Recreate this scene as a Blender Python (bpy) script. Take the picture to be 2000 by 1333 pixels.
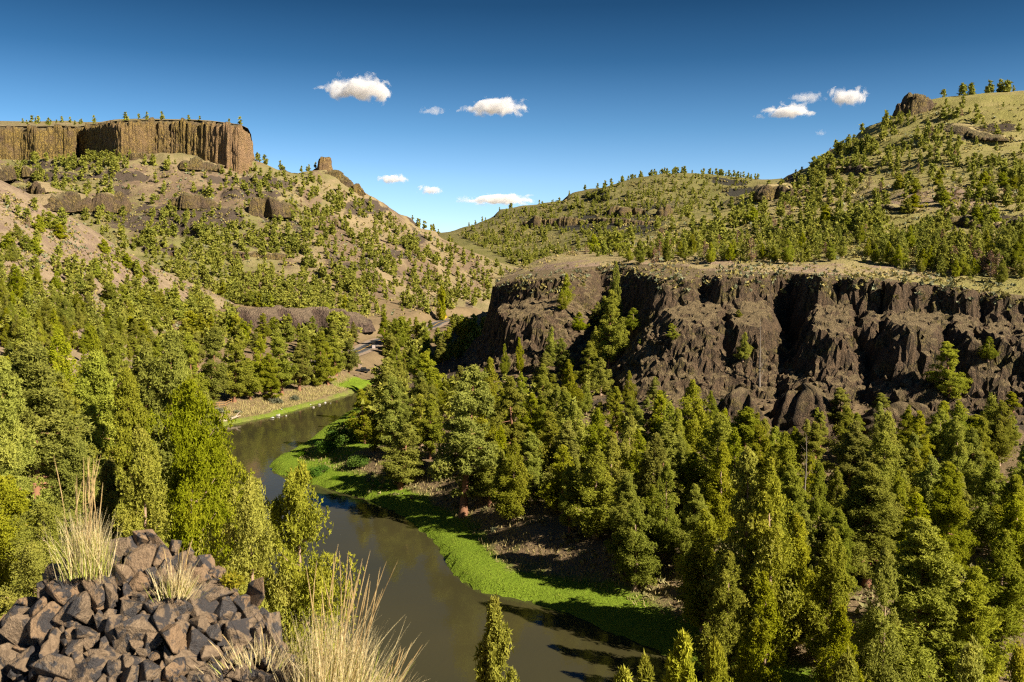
import bpy, math, random, bisect
import numpy as np
from mathutils import Vector, Matrix, Euler

for o in list(bpy.data.objects):
    bpy.data.objects.remove(o, do_unlink=True)
scene = bpy.context.scene
COL = scene.collection
rng = np.random.default_rng(7)
random.seed(7)

# ------------------------------------------------------------------ camera
PW, PH, FPX, HOR = 2000.0, 1333.0, 1778.0, 510.0
CAMZ = 45.0
PITCH = math.atan((PH / 2 - HOR) / FPX)
cam_data = bpy.data.cameras.new("camera")
cam_data.sensor_width = 36.0
cam_data.lens = FPX / PW * 36.0
cam_data.clip_start = 0.1
cam_data.clip_end = 30000.0
cam_data.dof.use_dof = True
cam_data.dof.focus_distance = 110.0
cam_data.dof.aperture_fstop = 6.3
cam = bpy.data.objects.new("camera", cam_data)
COL.objects.link(cam)
cam.location = (0, 0, CAMZ)
cam.rotation_euler = (math.radians(90) - PITCH, 0, 0)
scene.camera = cam

# ------------------------------------------------------------------ sky + sun
SUN_EL = math.radians(35)
SUN_AZ = math.radians(123)            # clockwise from +Y: right and slightly behind the camera
world = bpy.data.worlds.new("World")
scene.world = world
world.use_nodes = True
wn, wl = world.node_tree.nodes, world.node_tree.links
wn.clear()
w_out = wn.new("ShaderNodeOutputWorld")
w_bg = wn.new("ShaderNodeBackground")
w_sky = wn.new("ShaderNodeTexSky")
w_sky.sky_type = 'NISHITA'
w_sky.sun_disc = False
w_sky.sun_elevation = SUN_EL
w_sky.sun_rotation = SUN_AZ
w_sky.altitude = 900
w_sky.air_density = 1.0
w_sky.dust_density = 0.15
w_sky.ozone_density = 3.0
# the photograph's sky is deep and dark overhead, as through a polarising filter
w_geo = wn.new("ShaderNodeNewGeometry")
w_sep = wn.new("ShaderNodeSeparateXYZ")
w_neg = wn.new("ShaderNodeMath"); w_neg.operation = 'MULTIPLY'; w_neg.inputs[1].default_value = -1.0
w_ramp = wn.new("ShaderNodeValToRGB")
w_mul = wn.new("ShaderNodeMix"); w_mul.data_type = 'RGBA'; w_mul.blend_type = 'MULTIPLY'; w_mul.inputs[0].default_value = 1.0
els = w_ramp.color_ramp.elements
SKYG = 0.88
SKY = [(0.0, (0.70, 0.86, 1.13)), (0.035, (0.69, 0.84, 1.10)), (0.087, (0.56, 0.72, 0.89)), (0.139, (0.33, 0.53, 0.67)), (0.208, (0.13, 0.29, 0.40)), (0.262, (0.068, 0.18, 0.26)), (0.36, (0.05, 0.15, 0.23)), (1.0, (0.05, 0.15, 0.23))]
while len(els) < len(SKY): els.new(0.5)
for e_, (p_, c_) in zip(els, SKY): e_.position = p_; e_.color = (*[v_ * SKYG for v_ in c_], 1)
wl.new(w_geo.outputs['Incoming'], w_sep.inputs[0])
wl.new(w_sep.outputs[2], w_neg.inputs[0]); wl.new(w_neg.outputs[0], w_ramp.inputs[0])
wl.new(w_sky.outputs[0], w_mul.inputs[6]); wl.new(w_ramp.outputs[0], w_mul.inputs[7])
wl.new(w_mul.outputs[2], w_bg.inputs[0])
w_bg.inputs[1].default_value = 0.07
wl.new(w_bg.outputs[0], w_out.inputs[0])

sun_dir = Vector((math.sin(SUN_AZ) * math.cos(SUN_EL), math.cos(SUN_AZ) * math.cos(SUN_EL), math.sin(SUN_EL)))
sl = bpy.data.lights.new("sun", 'SUN')
sl.energy = 5.0
sl.angle = math.radians(0.53)
sl.color = (1.0, 0.87, 0.68)
sun = bpy.data.objects.new("sun", sl)
sun.rotation_euler = sun_dir.to_track_quat('Z', 'Y').to_euler()
sun.location = (100, -100, 300)
COL.objects.link(sun)

vs = scene.view_settings
vs.view_transform = 'Standard'
vs.look = 'None'
vs.exposure = 1.45
vs.gamma = 1.0
vs.use_curve_mapping = False
cy = scene.cycles
cy.max_bounces = 6
cy.diffuse_bounces = 4
cy.glossy_bounces = 2
cy.transmission_bounces = 3
cy.transparent_max_bounces = 6
cy.volume_bounces = 3
cy.volume_step_rate = 0.6
cy.use_denoising = False
cy.filter_width = 1.2
cy.denoiser = 'OPENIMAGEDENOISE'
cy.caustics_reflective = False
cy.caustics_refractive = False

# ------------------------------------------------------------------ helpers
def rays(px, py):
    """world direction per unit +Y depth"""
    px = np.asarray(px, float); py = np.asarray(py, float)
    r = (px - PW / 2) / FPX
    u = (PH / 2 - py) / FPX
    cp, sp = math.cos(PITCH), math.sin(PITCH)
    dy = cp + u * sp
    dz = -sp + u * cp
    return np.stack([r / dy, np.ones_like(dy), dz / dy], -1)

def at(px, py, Y):
    d = rays(px, py)
    Y = np.asarray(Y, float)
    return d * Y[..., None] + np.array([0, 0, CAMZ])

def at_z(px, py, z):
    d = rays(px, py)
    return d * ((z - CAMZ) / d[..., 2])[..., None] + np.array([0, 0, CAMZ])

def project(P):
    P = np.asarray(P, float)
    x, y, z = P[..., 0], P[..., 1], P[..., 2] - CAMZ
    cp, sp = math.cos(PITCH), math.sin(PITCH)
    f = y * cp - z * sp
    u = y * sp + z * cp
    f = np.maximum(f, 0.01)
    return PW / 2 + FPX * x / f, PH / 2 - FPX * u / f, f

_perm = np.random.default_rng(3).random((256, 256))
def vnoise(x, y):
    xi = np.floor(x).astype(int); yi = np.floor(y).astype(int)
    fx = x - xi; fy = y - yi
    fx = fx * fx * (3 - 2 * fx); fy = fy * fy * (3 - 2 * fy)
    a = _perm[xi & 255, yi & 255]; b = _perm[(xi + 1) & 255, yi & 255]
    c = _perm[xi & 255, (yi + 1) & 255]; d = _perm[(xi + 1) & 255, (yi + 1) & 255]
    return (a * (1 - fx) + b * fx) * (1 - fy) + (c * (1 - fx) + d * fx) * fy

def fbm(x, y, scale, octv=4, gain=0.5):
    s = 0; a = 1; t = 0; f = 1.0 / scale
    for i in range(octv):
        s = s + a * vnoise(x * f + 17.3 * i, y * f - 9.1 * i); t += a
        a *= gain; f *= 2.03
    return s / t - 0.5

def sstep(x, a, b):
    t = np.clip((x - a) / (b - a), 0, 1)
    return t * t * (3 - 2 * t)

def mesh_obj(name, V, F, mat=None, parent=None, smooth=False, link=True):
    """V (n,3); F (m,3|4) int array or list of arrays"""
    me = bpy.data.meshes.new(name)
    fill_mesh(me, V, F, smooth)
    if mat: me.materials.append(mat)
    o = bpy.data.objects.new(name, me)
    if link: COL.objects.link(o)
    if parent: o.parent = parent
    return o

def fill_mesh(me, V, F, smooth=False):
    V = np.ascontiguousarray(V, np.float32)
    Fs = F if isinstance(F, list) else [F]
    Fs = [np.asarray(f, np.int32) for f in Fs if len(f)]
    nl = sum(f.size for f in Fs); nf = sum(len(f) for f in Fs)
    me.vertices.add(len(V)); me.vertices.foreach_set("co", V.ravel())
    me.loops.add(nl); me.loops.foreach_set("vertex_index", np.concatenate([f.ravel() for f in Fs]))
    me.polygons.add(nf)
    tot = np.concatenate([np.full(len(f), f.shape[1], np.int32) for f in Fs])
    st = np.concatenate([[0], np.cumsum(tot)[:-1]]).astype(np.int32)
    me.polygons.foreach_set("loop_start", st)
    me.polygons.foreach_set("loop_total", tot)
    if smooth:
        me.polygons.foreach_set("use_smooth", np.ones(nf, bool))
    me.update(calc_edges=True)
    me.validate()

def set_mask(o, rgb):
    a = o.data.color_attributes.new("mask", 'FLOAT_COLOR', 'POINT')
    c = np.ones((len(rgb), 4), np.float32); c[:, :3] = rgb
    a.data.foreach_set("color", c.ravel())

def grid_faces(nx, ny):
    i = np.arange(nx * ny).reshape(ny, nx)
    return np.stack([i[:-1, :-1], i[:-1, 1:], i[1:, 1:], i[1:, :-1]], -1).reshape(-1, 4)

def empty(name, loc=(0, 0, 0), rz=0.0, scale=1.0):
    o = bpy.data.objects.new(name, None)
    o.empty_display_size = 0.3
    o.location = loc; o.rotation_euler = (0, 0, rz)
    if not hasattr(scale, '__len__'): scale = (scale,) * 3
    o.scale = scale
    COL.objects.link(o)
    return o

def tag(o, label=None, cat=None, group=None, kind=None):
    if label: o["label"] = label
    if cat: o["category"] = cat
    if group: o["group"] = group
    if kind: o["kind"] = kind
    return o

class MQ:
    """smooth height surface through control points"""
    def __init__(s, P, c):
        P = np.asarray(P, float); s.c = c
        s.xy = P[:, :2]; n = len(P)
        A = np.zeros((n + 3, n + 3))
        A[:n, :n] = s.phi(s.xy[:, None] - s.xy[None])
        A[:n, :n] -= np.eye(n) * c * 0.02
        A[:n, n] = 1; A[:n, n + 1:] = s.xy; A[n:, :n] = A[:n, n:].T
        s.w = np.linalg.solve(A, np.concatenate([P[:, 2], np.zeros(3)]))
    def phi(s, d):
        return -np.sqrt((d ** 2).sum(-1) + s.c ** 2)
    def __call__(s, x, y):
        sh = x.shape; x = x.ravel(); y = y.ravel()
        out = np.zeros(len(x))
        for k in range(0, len(x), 20000):
            q = np.stack([x[k:k + 20000], y[k:k + 20000]], -1)
            out[k:k + 20000] = s.phi(q[:, None] - s.xy[None]) @ s.w[:-3]
        return (out + s.w[-3] + s.w[-2] * x + s.w[-1] * y).reshape(sh)

def seg_dist(x, y, poly):
    """distance to polyline and parameter (index + t) of the nearest point"""
    best = np.full(x.shape, 1e9); par = np.zeros(x.shape)
    for i in range(len(poly) - 1):
        ax, ay = poly[i][:2]; bx, by = poly[i + 1][:2]
        dx, dy = bx - ax, by - ay
        t = np.clip(((x - ax) * dx + (y - ay) * dy) / (dx * dx + dy * dy + 1e-9), 0, 1)
        d = np.hypot(x - ax - t * dx, y - ay - t * dy)
        m = d < best
        best = np.where(m, d, best); par = np.where(m, i + t, par)
    return best, par

def inside(x, y, poly):
    c = np.zeros(x.shape, bool)
    n = len(poly)
    for i in range(n):
        ax, ay = poly[i][:2]; bx, by = poly[(i + 1) % n][:2]
        if ay == by: continue
        c ^= ((ay > y) != (by > y)) & (x < (bx - ax) * (y - ay) / (by - ay) + ax)
    return c

def smooth_poly(P, n=6):
    """Catmull-Rom through points"""
    P = np.asarray(P, float)
    Q = np.vstack([2 * P[0] - P[1], P, 2 * P[-1] - P[-2]])
    out = []
    for i in range(1, len(Q) - 2):
        p0, p1, p2, p3 = Q[i - 1:i + 3]
        for k in range(n):
            t = k / n
            out.append(0.5 * ((2 * p1) + (-p0 + p2) * t + (2 * p0 - 5 * p1 + 4 * p2 - p3) * t * t + (-p0 + 3 * p1 - 3 * p2 + p3) * t ** 3))
    out.append(P[-1])
    return np.array(out)

# ------------------------------------------------------------------ materials
class NT:
    def __init__(s, name):
        s.m = bpy.data.materials.new(name); s.m.use_nodes = True
        s.n = s.m.node_tree.nodes; s.l = s.m.node_tree.links
        s.n.clear()
        s.out = s.n.new("ShaderNodeOutputMaterial")
    def new(s, t, **kw):
        n = s.n.new(t)
        for k, v in kw.items(): setattr(n, k, v)
        return n
    def link(s, a, b): s.l.new(a, b)
    def coords(s, kind='Object'):
        return s.new("ShaderNodeTexCoord").outputs[kind]
    def pos(s):
        return s.new("ShaderNodeNewGeometry").outputs['Position']
    def mapping(s, vec, scale):
        n = s.new("ShaderNodeMapping"); s.link(vec, n.inputs[0]); n.inputs['Scale'].default_value = scale
        return n.outputs[0]
    def noise(s, vec, scale, detail=4, rough=0.55, dist=0.0):
        n = s.new("ShaderNodeTexNoise"); n.inputs['Scale'].default_value = scale
        n.inputs['Detail'].default_value = detail; n.inputs['Roughness'].default_value = rough
        n.inputs['Distortion'].default_value = dist
        if vec is not None: s.link(vec, n.inputs['Vector'])
        return n.outputs['Fac']
    def voronoi(s, vec, scale, feature='F1', out='Distance', rnd=1.0):
        n = s.new("ShaderNodeTexVoronoi"); n.feature = feature
        n.inputs['Scale'].default_value = scale; n.inputs['Randomness'].default_value = rnd
        if vec is not None: s.link(vec, n.inputs['Vector'])
        return n.outputs[out]
    def ramp(s, fac, stops, interp='LINEAR'):
        n = s.new("ShaderNodeValToRGB"); n.color_ramp.interpolation = interp
        e = n.color_ramp.elements
        while len(e) < len(stops): e.new(0.5)
        for k, (p, c) in enumerate(stops):
            e[k].position = p
            e[k].color = (c, c, c, 1) if not hasattr(c, '__len__') else (*c, 1)
        s.link(fac, n.inputs[0]); return n.outputs[0]
    def mix(s, fac, a, b, mode='MIX'):
        n = s.new("ShaderNodeMix", data_type='RGBA', blend_type=mode)
        for sock, v in ((n.inputs[0], fac), (n.inputs[6], a), (n.inputs[7], b)):
            if isinstance(v, bpy.types.NodeSocket): s.link(v, sock)
            elif hasattr(v, '__len__'): sock.default_value = (*v, 1)
            else: sock.default_value = v
        return n.outputs[2]
    def math(s, op, a, b=None, clamp=False):
        n = s.new("ShaderNodeMath", operation=op, use_clamp=clamp)
        for k, v in enumerate((a, b)):
            if v is None: continue
            if isinstance(v, bpy.types.NodeSocket): s.link(v, n.inputs[k])
            else: n.inputs[k].default_value = v
        return n.outputs[0]
    def mask(s):
        a = s.new("ShaderNodeAttribute", attribute_name="mask")
        sp = s.new("ShaderNodeSeparateColor"); s.link(a.outputs['Color'], sp.inputs[0])
        return sp.outputs[0], sp.outputs[1], sp.outputs[2]
    def bump(s, h, strength, dist):
        n = s.new("ShaderNodeBump"); n.inputs['Strength'].default_value = strength
        n.inputs['Distance'].default_value = dist; s.link(h, n.inputs['Height'])
        return n.outputs[0]
    def principled(s, col, rough=0.9, normal=None, spec=0.15):
        b = s.new("ShaderNodeBsdfPrincipled")
        if isinstance(col, bpy.types.NodeSocket): s.link(col, b.inputs['Base Color'])
        else: b.inputs['Base Color'].default_value = (*col, 1)
        if isinstance(rough, bpy.types.NodeSocket): s.link(rough, b.inputs['Roughness'])
        else: b.inputs['Roughness'].default_value = rough
        b.inputs['Specular IOR Level'].default_value = spec
        if normal is not None: s.link(normal, b.inputs['Normal'])
        return b
    def done(s, b):
        s.link(b.outputs[0], s.out.inputs[0]); return s.m

def terrain_mat(name, tan, green, scree, rock, sc=1.0, bump=0.6):
    """mask r = bare rock, g = green grass, b = scree"""
    t = NT(name); p = t.pos()
    r, g, b = t.mask()
    big = t.noise(p, 0.012 / sc, 5, 0.6)
    mid = t.noise(p, 0.09 / sc, 5, 0.62)
    fine = t.noise(p, 0.75 / sc, 4, 0.7)
    vfine = t.noise(p, 3.2 / sc, 3, 0.7)
    c = t.mix(t.ramp(mid, [(0.35, 0.0), (0.65, 1.0)]), tan, [v * 0.78 for v in tan])
    gm = t.math('ADD', g, t.math('MULTIPLY', t.math('SUBTRACT', t.math('ADD', big, mid), 1.0), 1.6))
    gm = t.math('ADD', gm, t.math('MULTIPLY', t.math('SUBTRACT', fine, 0.5), 1.2), clamp=True)
    c = t.mix(gm, c, green)
    sm = t.math('ADD', b, t.math('MULTIPLY', t.math('SUBTRACT', mid, 0.5), 1.2))
    sm = t.math('ADD', sm, t.math('MULTIPLY', t.math('SUBTRACT', fine, 0.5), 0.8))
    c = t.mix(t.ramp(sm, [(0.42, 0.0), (0.58, 1.0)]), c, scree)
    rm = t.math('ADD', r, t.math('MULTIPLY', t.math('SUBTRACT', fine, 0.5), 0.9))
    rockc = t.mix(t.ramp(vfine, [(0.35, 0.0), (0.7, 1.0)]), rock, [v * 2.1 for v in rock])
    c = t.mix(t.ramp(rm, [(0.42, 0.0), (0.6, 1.0)]), c, rockc)
    # clumps of bunch grass and small stones
    c = t.mix(t.ramp(vfine, [(0.32, 0.55), (0.5, 0.0)]), c, [v * 0.5 for v in green], 'MIX')
    c = t.mix(t.ramp(fine, [(0.3, 0.0), (0.62, 0.0), (0.75, 0.35)]), c, [min(1, v * 1.35) for v in tan])
    h = t.math('ADD', t.math('MULTIPLY', fine, 0.8), t.math('MULTIPLY', vfine, 0.35))
    nrm = t.bump(h, bump, 1.3 * sc)
    return t.done(t.principled(c, 0.95, nrm, 0.1))

def rock_mat(name, dark, brown, lichen=None, lich_amt=0.3, top=None, sc=1.0, orange=None, streak=0.85):
    t = NT(name); p = t.pos()
    st = t.mapping(p, (1.0, 1.0, 0.28))
    n1 = t.noise(p, 0.13 / sc, 5, 0.62)
    n2 = t.noise(st, 0.5 / sc, 5, 0.65, 0.4)
    n3 = t.noise(p, 2.4 / sc, 4, 0.7)
    vor = t.voronoi(st, 0.55 / sc, 'DISTANCE_TO_EDGE')
    vor2 = t.voronoi(p, 1.2 / sc, 'DISTANCE_TO_EDGE')
    c = t.mix(t.ramp(n2, [(0.36, 0.0), (0.66, 1.0)]), dark, brown)
    c = t.mix(t.ramp(n3, [(0.38, 0.0), (0.7, 0.8)]), c, [v * 1.5 for v in brown])
    if lichen:
        lm = t.math('MULTIPLY', t.ramp(n1, [(0.5 - 0.18 * lich_amt, 0.0), (0.68 - 0.18 * lich_amt, 1.0)]), t.ramp(n3, [(0.4, 0.0), (0.6, 1.0)]))
        c = t.mix(lm, c, lichen)
    c = t.mix(t.math('MULTIPLY', t.ramp(vor, [(0.0, 0.8), (0.12, 0.0)]), t.ramp(n1, [(0.42, 0.0), (0.55, 1.0)])), c, [v * 0.45 for v in dark])
    n4 = t.noise(t.mapping(p, (1.0, 1.0, 0.4)), 1.5 / sc, 5, 0.75)
    c = t.mix(t.ramp(n4, [(0.36, streak), (0.5, 0.0)]), c, [v * 0.5 for v in dark])
    if orange:
        r, g, b = t.mask()
        c = t.mix(t.math('MULTIPLY', r, t.ramp(n2, [(0.3, 0.45), (0.6, 0.95)])), c, orange)
    if top:
        gn = t.new("ShaderNodeNewGeometry")
        sp = t.new("ShaderNodeSeparateXYZ"); t.link(gn.outputs['Normal'], sp.inputs[0])
        tm = t.math('ADD', sp.outputs[2], t.math('MULTIPLY', t.math('SUBTRACT', n3, 0.5), 0.5))
        tm = t.math('ADD', tm, t.math('MULTIPLY', t.math('SUBTRACT', n1, 0.5), 0.35))
        c = t.mix(t.ramp(tm, [(0.62, 0.0), (0.80, 0.9)]), c, t.mix(t.ramp(n2, [(0.35, 0.0), (0.65, 1.0)]), [v * 0.6 for v in top], top))
    h = t.math('ADD', t.math('MULTIPLY', n4, 1.5), t.math('MULTIPLY', t.ramp(vor2, [(0.0, 0.0), (0.25, 1.0)]), 0.3))
    h = t.math('ADD', h, t.math('MULTIPLY', n3, 0.6))
    h = t.math('ADD', h, t.math('MULTIPLY', n2, 0.9))
    return t.done(t.principled(c, 0.85, t.bump(h, 1.0, 1.1 * sc), 0.25))

def foliage_mat(name, c1, c2, c3=None, trans=0.22, sc=0.55, hue=0.022):
    t = NT(name)
    oc = t.coords('Object')
    oi = t.new("ShaderNodeObjectInfo")
    n = t.noise(oc, sc, 3, 0.6); n2 = t.noise(oc, sc * 6, 2, 0.6)
    c = t.mix(t.ramp(n, [(0.35, 0.0), (0.65, 1.0)]), c1, c2)
    if c3: c = t.mix(t.ramp(n2, [(0.5, 0.0), (0.72, 0.8)]), c, c3)
    hs = t.new("ShaderNodeHueSaturation")
    t.link(c, hs.inputs['Color'])
    t.link(t.math('ADD', t.math('MULTIPLY', oi.outputs['Random'], hue), 0.5 - hue * 0.2), hs.inputs['Hue'])
    r2 = t.math('FRACT', t.math('MULTIPLY', oi.outputs['Random'], 7.31))
    t.link(t.math('ADD', t.math('MULTIPLY', r2, 0.45), 0.83), hs.inputs['Value'])
    r3 = t.math('FRACT', t.math('MULTIPLY', oi.outputs['Random'], 23.7))
    t.link(t.math('ADD', t.math('MULTIPLY', r3, 0.2), 0.94), hs.inputs['Saturation'])
    b = t.principled(hs.outputs[0], 0.7, None, 0.08)
    tr = t.new("ShaderNodeBsdfTranslucent"); t.link(hs.outputs[0], tr.inputs[0])
    ms = t.new("ShaderNodeMixShader"); ms.inputs[0].default_value = trans
    t.link(b.outputs[0], ms.inputs[1]); t.link(tr.outputs[0], ms.inputs[2])
    t.link(ms.outputs[0], t.out.inputs[0])
    return t.m

def simple_mat(name, col, rough=0.8, var=0.3, sc=3.0, metal=0.0):
    t = NT(name); p = t.coords('Object')
    n = t.noise(p, sc, 4, 0.65)
    c = t.mix(t.ramp(n, [(0.3, 0.0), (0.7, 1.0)]), [v * (1 - var) for v in col], [min(1, v * (1 + var)) for v in col])
    b = t.principled(c, rough, t.bump(n, 0.3, 0.02), 0.3)
    b.inputs['Metallic'].default_value = metal
    return t.done(b)

TAN = (0.40, 0.30, 0.18); GRN = (0.235, 0.215, 0.075); SCREE = (0.23, 0.165, 0.125); BAS = (0.045, 0.034, 0.028)
M = {}
M['butte'] = terrain_mat("butte_ground", (0.246, 0.192, 0.113), (0.147, 0.143, 0.052), (0.151, 0.108, 0.074), BAS, 1.5, 0.7)
M['talus'] = terrain_mat("talus_ground", (0.261, 0.199, 0.135), (0.165, 0.146, 0.064), (0.184, 0.132, 0.101), BAS, 0.9, 0.8)
M['far'] = terrain_mat("far_hill_ground", (0.184, 0.157, 0.071), (0.116, 0.118, 0.035), (0.109, 0.083, 0.057), (0.019, 0.018, 0.017), 2.0, 0.7)
M['hill'] = terrain_mat("hill_ground", (0.288, 0.233, 0.120), (0.198, 0.185, 0.059), (0.226, 0.164, 0.123), (0.028, 0.021, 0.018), 1.1, 0.7)
M['ground'] = terrain_mat("valley_ground", (0.185, 0.132, 0.080), (0.135, 0.200, 0.016), (0.115, 0.080, 0.055), BAS, 0.5, 0.7)
M['cliff'] = rock_mat("basalt_rock", (0.024, 0.0185, 0.014), (0.118, 0.078, 0.045), (0.17, 0.15, 0.03), 0.02, (0.225, 0.17, 0.09), 0.5, None, 0.7)
M['rim'] = rock_mat("rimrock", (0.055, 0.040, 0.028), (0.150, 0.100, 0.054), (0.33, 0.235, 0.05), 0.85, (0.19, 0.15, 0.08), 1.7, (0.30, 0.19, 0.105), 0.40)
M['crop'] = rock_mat("outcrop_rock", (0.038, 0.030, 0.024), (0.135, 0.092, 0.055), (0.28, 0.21, 0.05), 0.5, (0.20, 0.165, 0.08), 1.4, None, 0.7)
M['slab'] = rock_mat("brown_slab", (0.056, 0.040, 0.032), (0.136, 0.092, 0.068), None, 0, (0.256, 0.192, 0.128), 1.6)

# ------------------------------------------------------------------ river + road lines
RB = [(720, 752), (700, 785), (690, 800), (668, 815), (640, 834), (602, 862), (562, 886), (536, 902), (530, 913), (545, 926), (600, 942), (690, 968),
      (740, 985), (790, 1012), (848, 1060), (880, 1112), (930, 1152), (1010, 1170), (1090, 1192), (1200, 1236), (1310, 1285), (1420, 1333)]
LBp = [(722, 756), (690, 768), (640, 783), (600, 795), (540, 812), (480, 824), (432, 835), (395, 852)]
right_bank = [at_z(*p, 0.0)[:2] for p in RB]
left_bank = [at_z(*p, 0.0)[:2] for p in LBp]
right_bank = [(75, 520), (30, 430), (-18, 372)] + [tuple(p) for p in right_bank] + [(30, 84), (42, 70), (68, 56), (112, 47), (190, 40)]
left_bank = [(30, 540), (-10, 450), (-44, 385)] + [tuple(p) for p in left_bank] + [(-76, 215), (-70, 190), (-57, 165), (-46, 140), (-36, 117), (-22, 97), (-14, 80), (2, 58), (32, 34), (112, 8), (190, 0)]
right_bank = smooth_poly(right_bank, 3); left_bank = smooth_poly(left_bank, 3)
RIVER = np.vstack([right_bank, left_bank[::-1]])

def rz_(px, py, z): return at_z(px, py, z)
ROAD = smooth_poly([at_z(380, 752, 5.0), at_z(520, 728, 5.2), at_z(640, 704, 5.6), at_z(700, 686, 6.0), at_z(745, 664, 6.5), at_z(800, 650, 7.2), at_z(843, 638, 7.8),
                    at_z(862, 629, 8.4), at_z(905, 622, 8.8), at_z(980, 618, 9.0)], 8)

class Field:
    def __init__(s, name, x0, x1, y0, y1, step, fn):
        s.name = name
        s.nx = int((x1 - x0) / step) + 1; s.ny = int((y1 - y0) / step) + 1
        s.x0, s.y0, s.step = x0, y0, step
        s.X, s.Y = np.meshgrid(x0 + np.arange(s.nx) * step, y0 + np.arange(s.ny) * step)
        s.Z = fn(s.X, s.Y)
    def sample(s, x, y):
        u = (x - s.x0) / s.step; v = (y - s.y0) / s.step
        ok = (u >= 0) & (v >= 0) & (u < s.nx - 1.001) & (v < s.ny - 1.001)
        u = np.clip(u, 0, s.nx - 1.001); v = np.clip(v, 0, s.ny - 1.001)
        i = u.astype(int); j = v.astype(int); fu = u - i; fv = v - j
        Z = s.Z
        z = (Z[j, i] * (1 - fu) + Z[j, i + 1] * fu) * (1 - fv) + (Z[j + 1, i] * (1 - fu) + Z[j + 1, i + 1] * fu) * fv
        return np.where(ok, z, -50.0)
    def slope(s):
        gy, gx = np.gradient(s.Z, s.step)
        return np.hypot(gx, gy)
    def build(s, mat, mask, keep=None, jitter=0.3):
        r = np.random.default_rng(len(s.name))
        X = s.X + r.uniform(-1, 1, s.X.shape) * s.step * jitter
        Y = s.Y + r.uniform(-1, 1, s.X.shape) * s.step * jitter
        V = np.stack([X, Y, s.Z], -1).reshape(-1, 3)
        F = grid_faces(s.nx, s.ny)
        if keep is not None:
            k = keep.ravel(); F = F[k[F].any(1)]
            used = np.zeros(len(V), bool); used[F.ravel()] = True
            idx = np.cumsum(used) - 1; F = idx[F]; V = V[used]; mask = mask.reshape(-1, 3)[used]
        o = mesh_obj(s.name, V, F, mat, smooth=True)
        set_mask(o, np.asarray(mask).reshape(-1, 3))
        tag(o, kind='structure')
        return o

def carve_road(X, Y, Z):
    d, par = seg_dist(X, Y, ROAD)
    i = np.clip(par.astype(int), 0, len(ROAD) - 2); f = par - i
    rz = ROAD[i, 2] * (1 - f) + ROAD[i + 1, 2] * f
    w = 1 - sstep(d, 6.0, 15.0)
    return Z * (1 - w) + (rz - 0.22) * w

# cliff edges on the right bank: (px, Y) with Y smaller = standing out towards the camera
T1 = [(968, 318), (978, 300), (1010, 290), (1060, 284), (1110, 282), (1180, 286), (1235, 282), (1270, 262), (1288, 246), (1298, 238), (1335, 235), (1345, 240), (1375, 246), (1400, 238), (1415, 231), (1450, 230), (1485, 231),
      (1500, 238), (1530, 240), (1560, 232), (1572, 224), (1600, 222), (1625, 226), (1650, 230), (1658, 221), (1690, 219), (1702, 224), (1712, 218), (1750, 214), (1790, 220), (1800, 214), (1850, 212), (1890, 208), (1910, 213), (1950, 205), (2000, 203), (2100, 196), (2250, 186)]
T2 = [(985, 360), (968, 322), (966, 300), (972, 284), (990, 274), (1000, 266), (1050, 262), (1090, 266), (1112, 285), (1165, 300), (1232, 292), (1278, 258), (1290, 236), (1302, 224), (1335, 214), (1380, 211), (1405, 213), (1412, 233), (1425, 235), (1434, 212), (1470, 209), (1494, 212),
      (1506, 237), (1560, 241), (1588, 220), (1597, 204), (1630, 198), (1656, 199), (1662, 221), (1688, 222), (1694, 203), (1708, 201), (1713, 219), (1734, 219), (1742, 197), (1780, 190), (1828, 190), (1846, 206), (1862, 208),
      (1870, 192), (1902, 187), (1916, 204), (1926, 205), (1934, 188), (1964, 184), (1972, 202), (1984, 202), (1994, 184), (2050, 178), (2120, 184), (2160, 172), (2260, 166)]
def edge_line(T): return np.array([((px - 1000) / FPX * Y, Y) for px, Y in T])
E1 = edge_line(T1); E2 = edge_line(T2)

def side_dist(X, Y, E):
    """positive on the camera side of the edge"""
    d, par = seg_dist(X, Y, E)
    poly = np.vstack([E, [(E[-1][0] + 200, E[-1][1]), (E[-1][0] + 200, 900), (E[0][0], 900)]])
    return np.where(inside(X, Y, poly), -d, d)

def ctrl(L): return np.array([at(*p) for p in L])
H4C = [(945, 562, 310), (1010, 546, 295), (1100, 541, 280), (1200, 540, 265), (1300, 542, 245), (1400, 541, 238), (1500, 539, 230), (1600, 541, 224), (1700, 546, 218), (1800, 557, 212), (1900, 571, 206), (2000, 584, 200), (2150, 600, 190),
       (1000, 530, 350), (1100, 517, 340), (1200, 508, 330), (1300, 506, 310), (1500, 514, 290), (1700, 522, 275), (1900, 546, 255), (2050, 562, 245),
       (1020, 528, 400), (1100, 505, 430), (1150, 492, 450), (1200, 478, 460), (1300, 447, 480), (1400, 404, 520), (1450, 384, 540), (1490, 369, 560), (1550, 340, 580), (1600, 314, 590), (1650, 280, 600), (1700, 250, 610), (1750, 222, 618), (1790, 203, 625), (1830, 206, 640), (1900, 210, 650), (1950, 206, 655), (2000, 198, 660), (2100, 186, 660), (2250, 175, 660),
       (1300, 480, 380), (1400, 462, 390), (1500, 452, 390), (1500, 412, 450), (1600, 452, 370), (1600, 382, 470), (1700, 450, 350), (1700, 350, 480), (1800, 452, 330), (1800, 380, 400), (1800, 280, 520), (1900, 455, 310), (1900, 380, 380), (1900, 300, 480), (2000, 460, 300), (2000, 380, 370), (2000, 280, 500), (2150, 420, 330), (2150, 300, 440),
       (1490, 450, 700), (1600, 400, 720), (1790, 300, 780), (1300, 480, 620), (1100, 530, 560), (2000, 300, 800), (980, 575, 420)]
H4P = list(ctrl(H4C))
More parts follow.
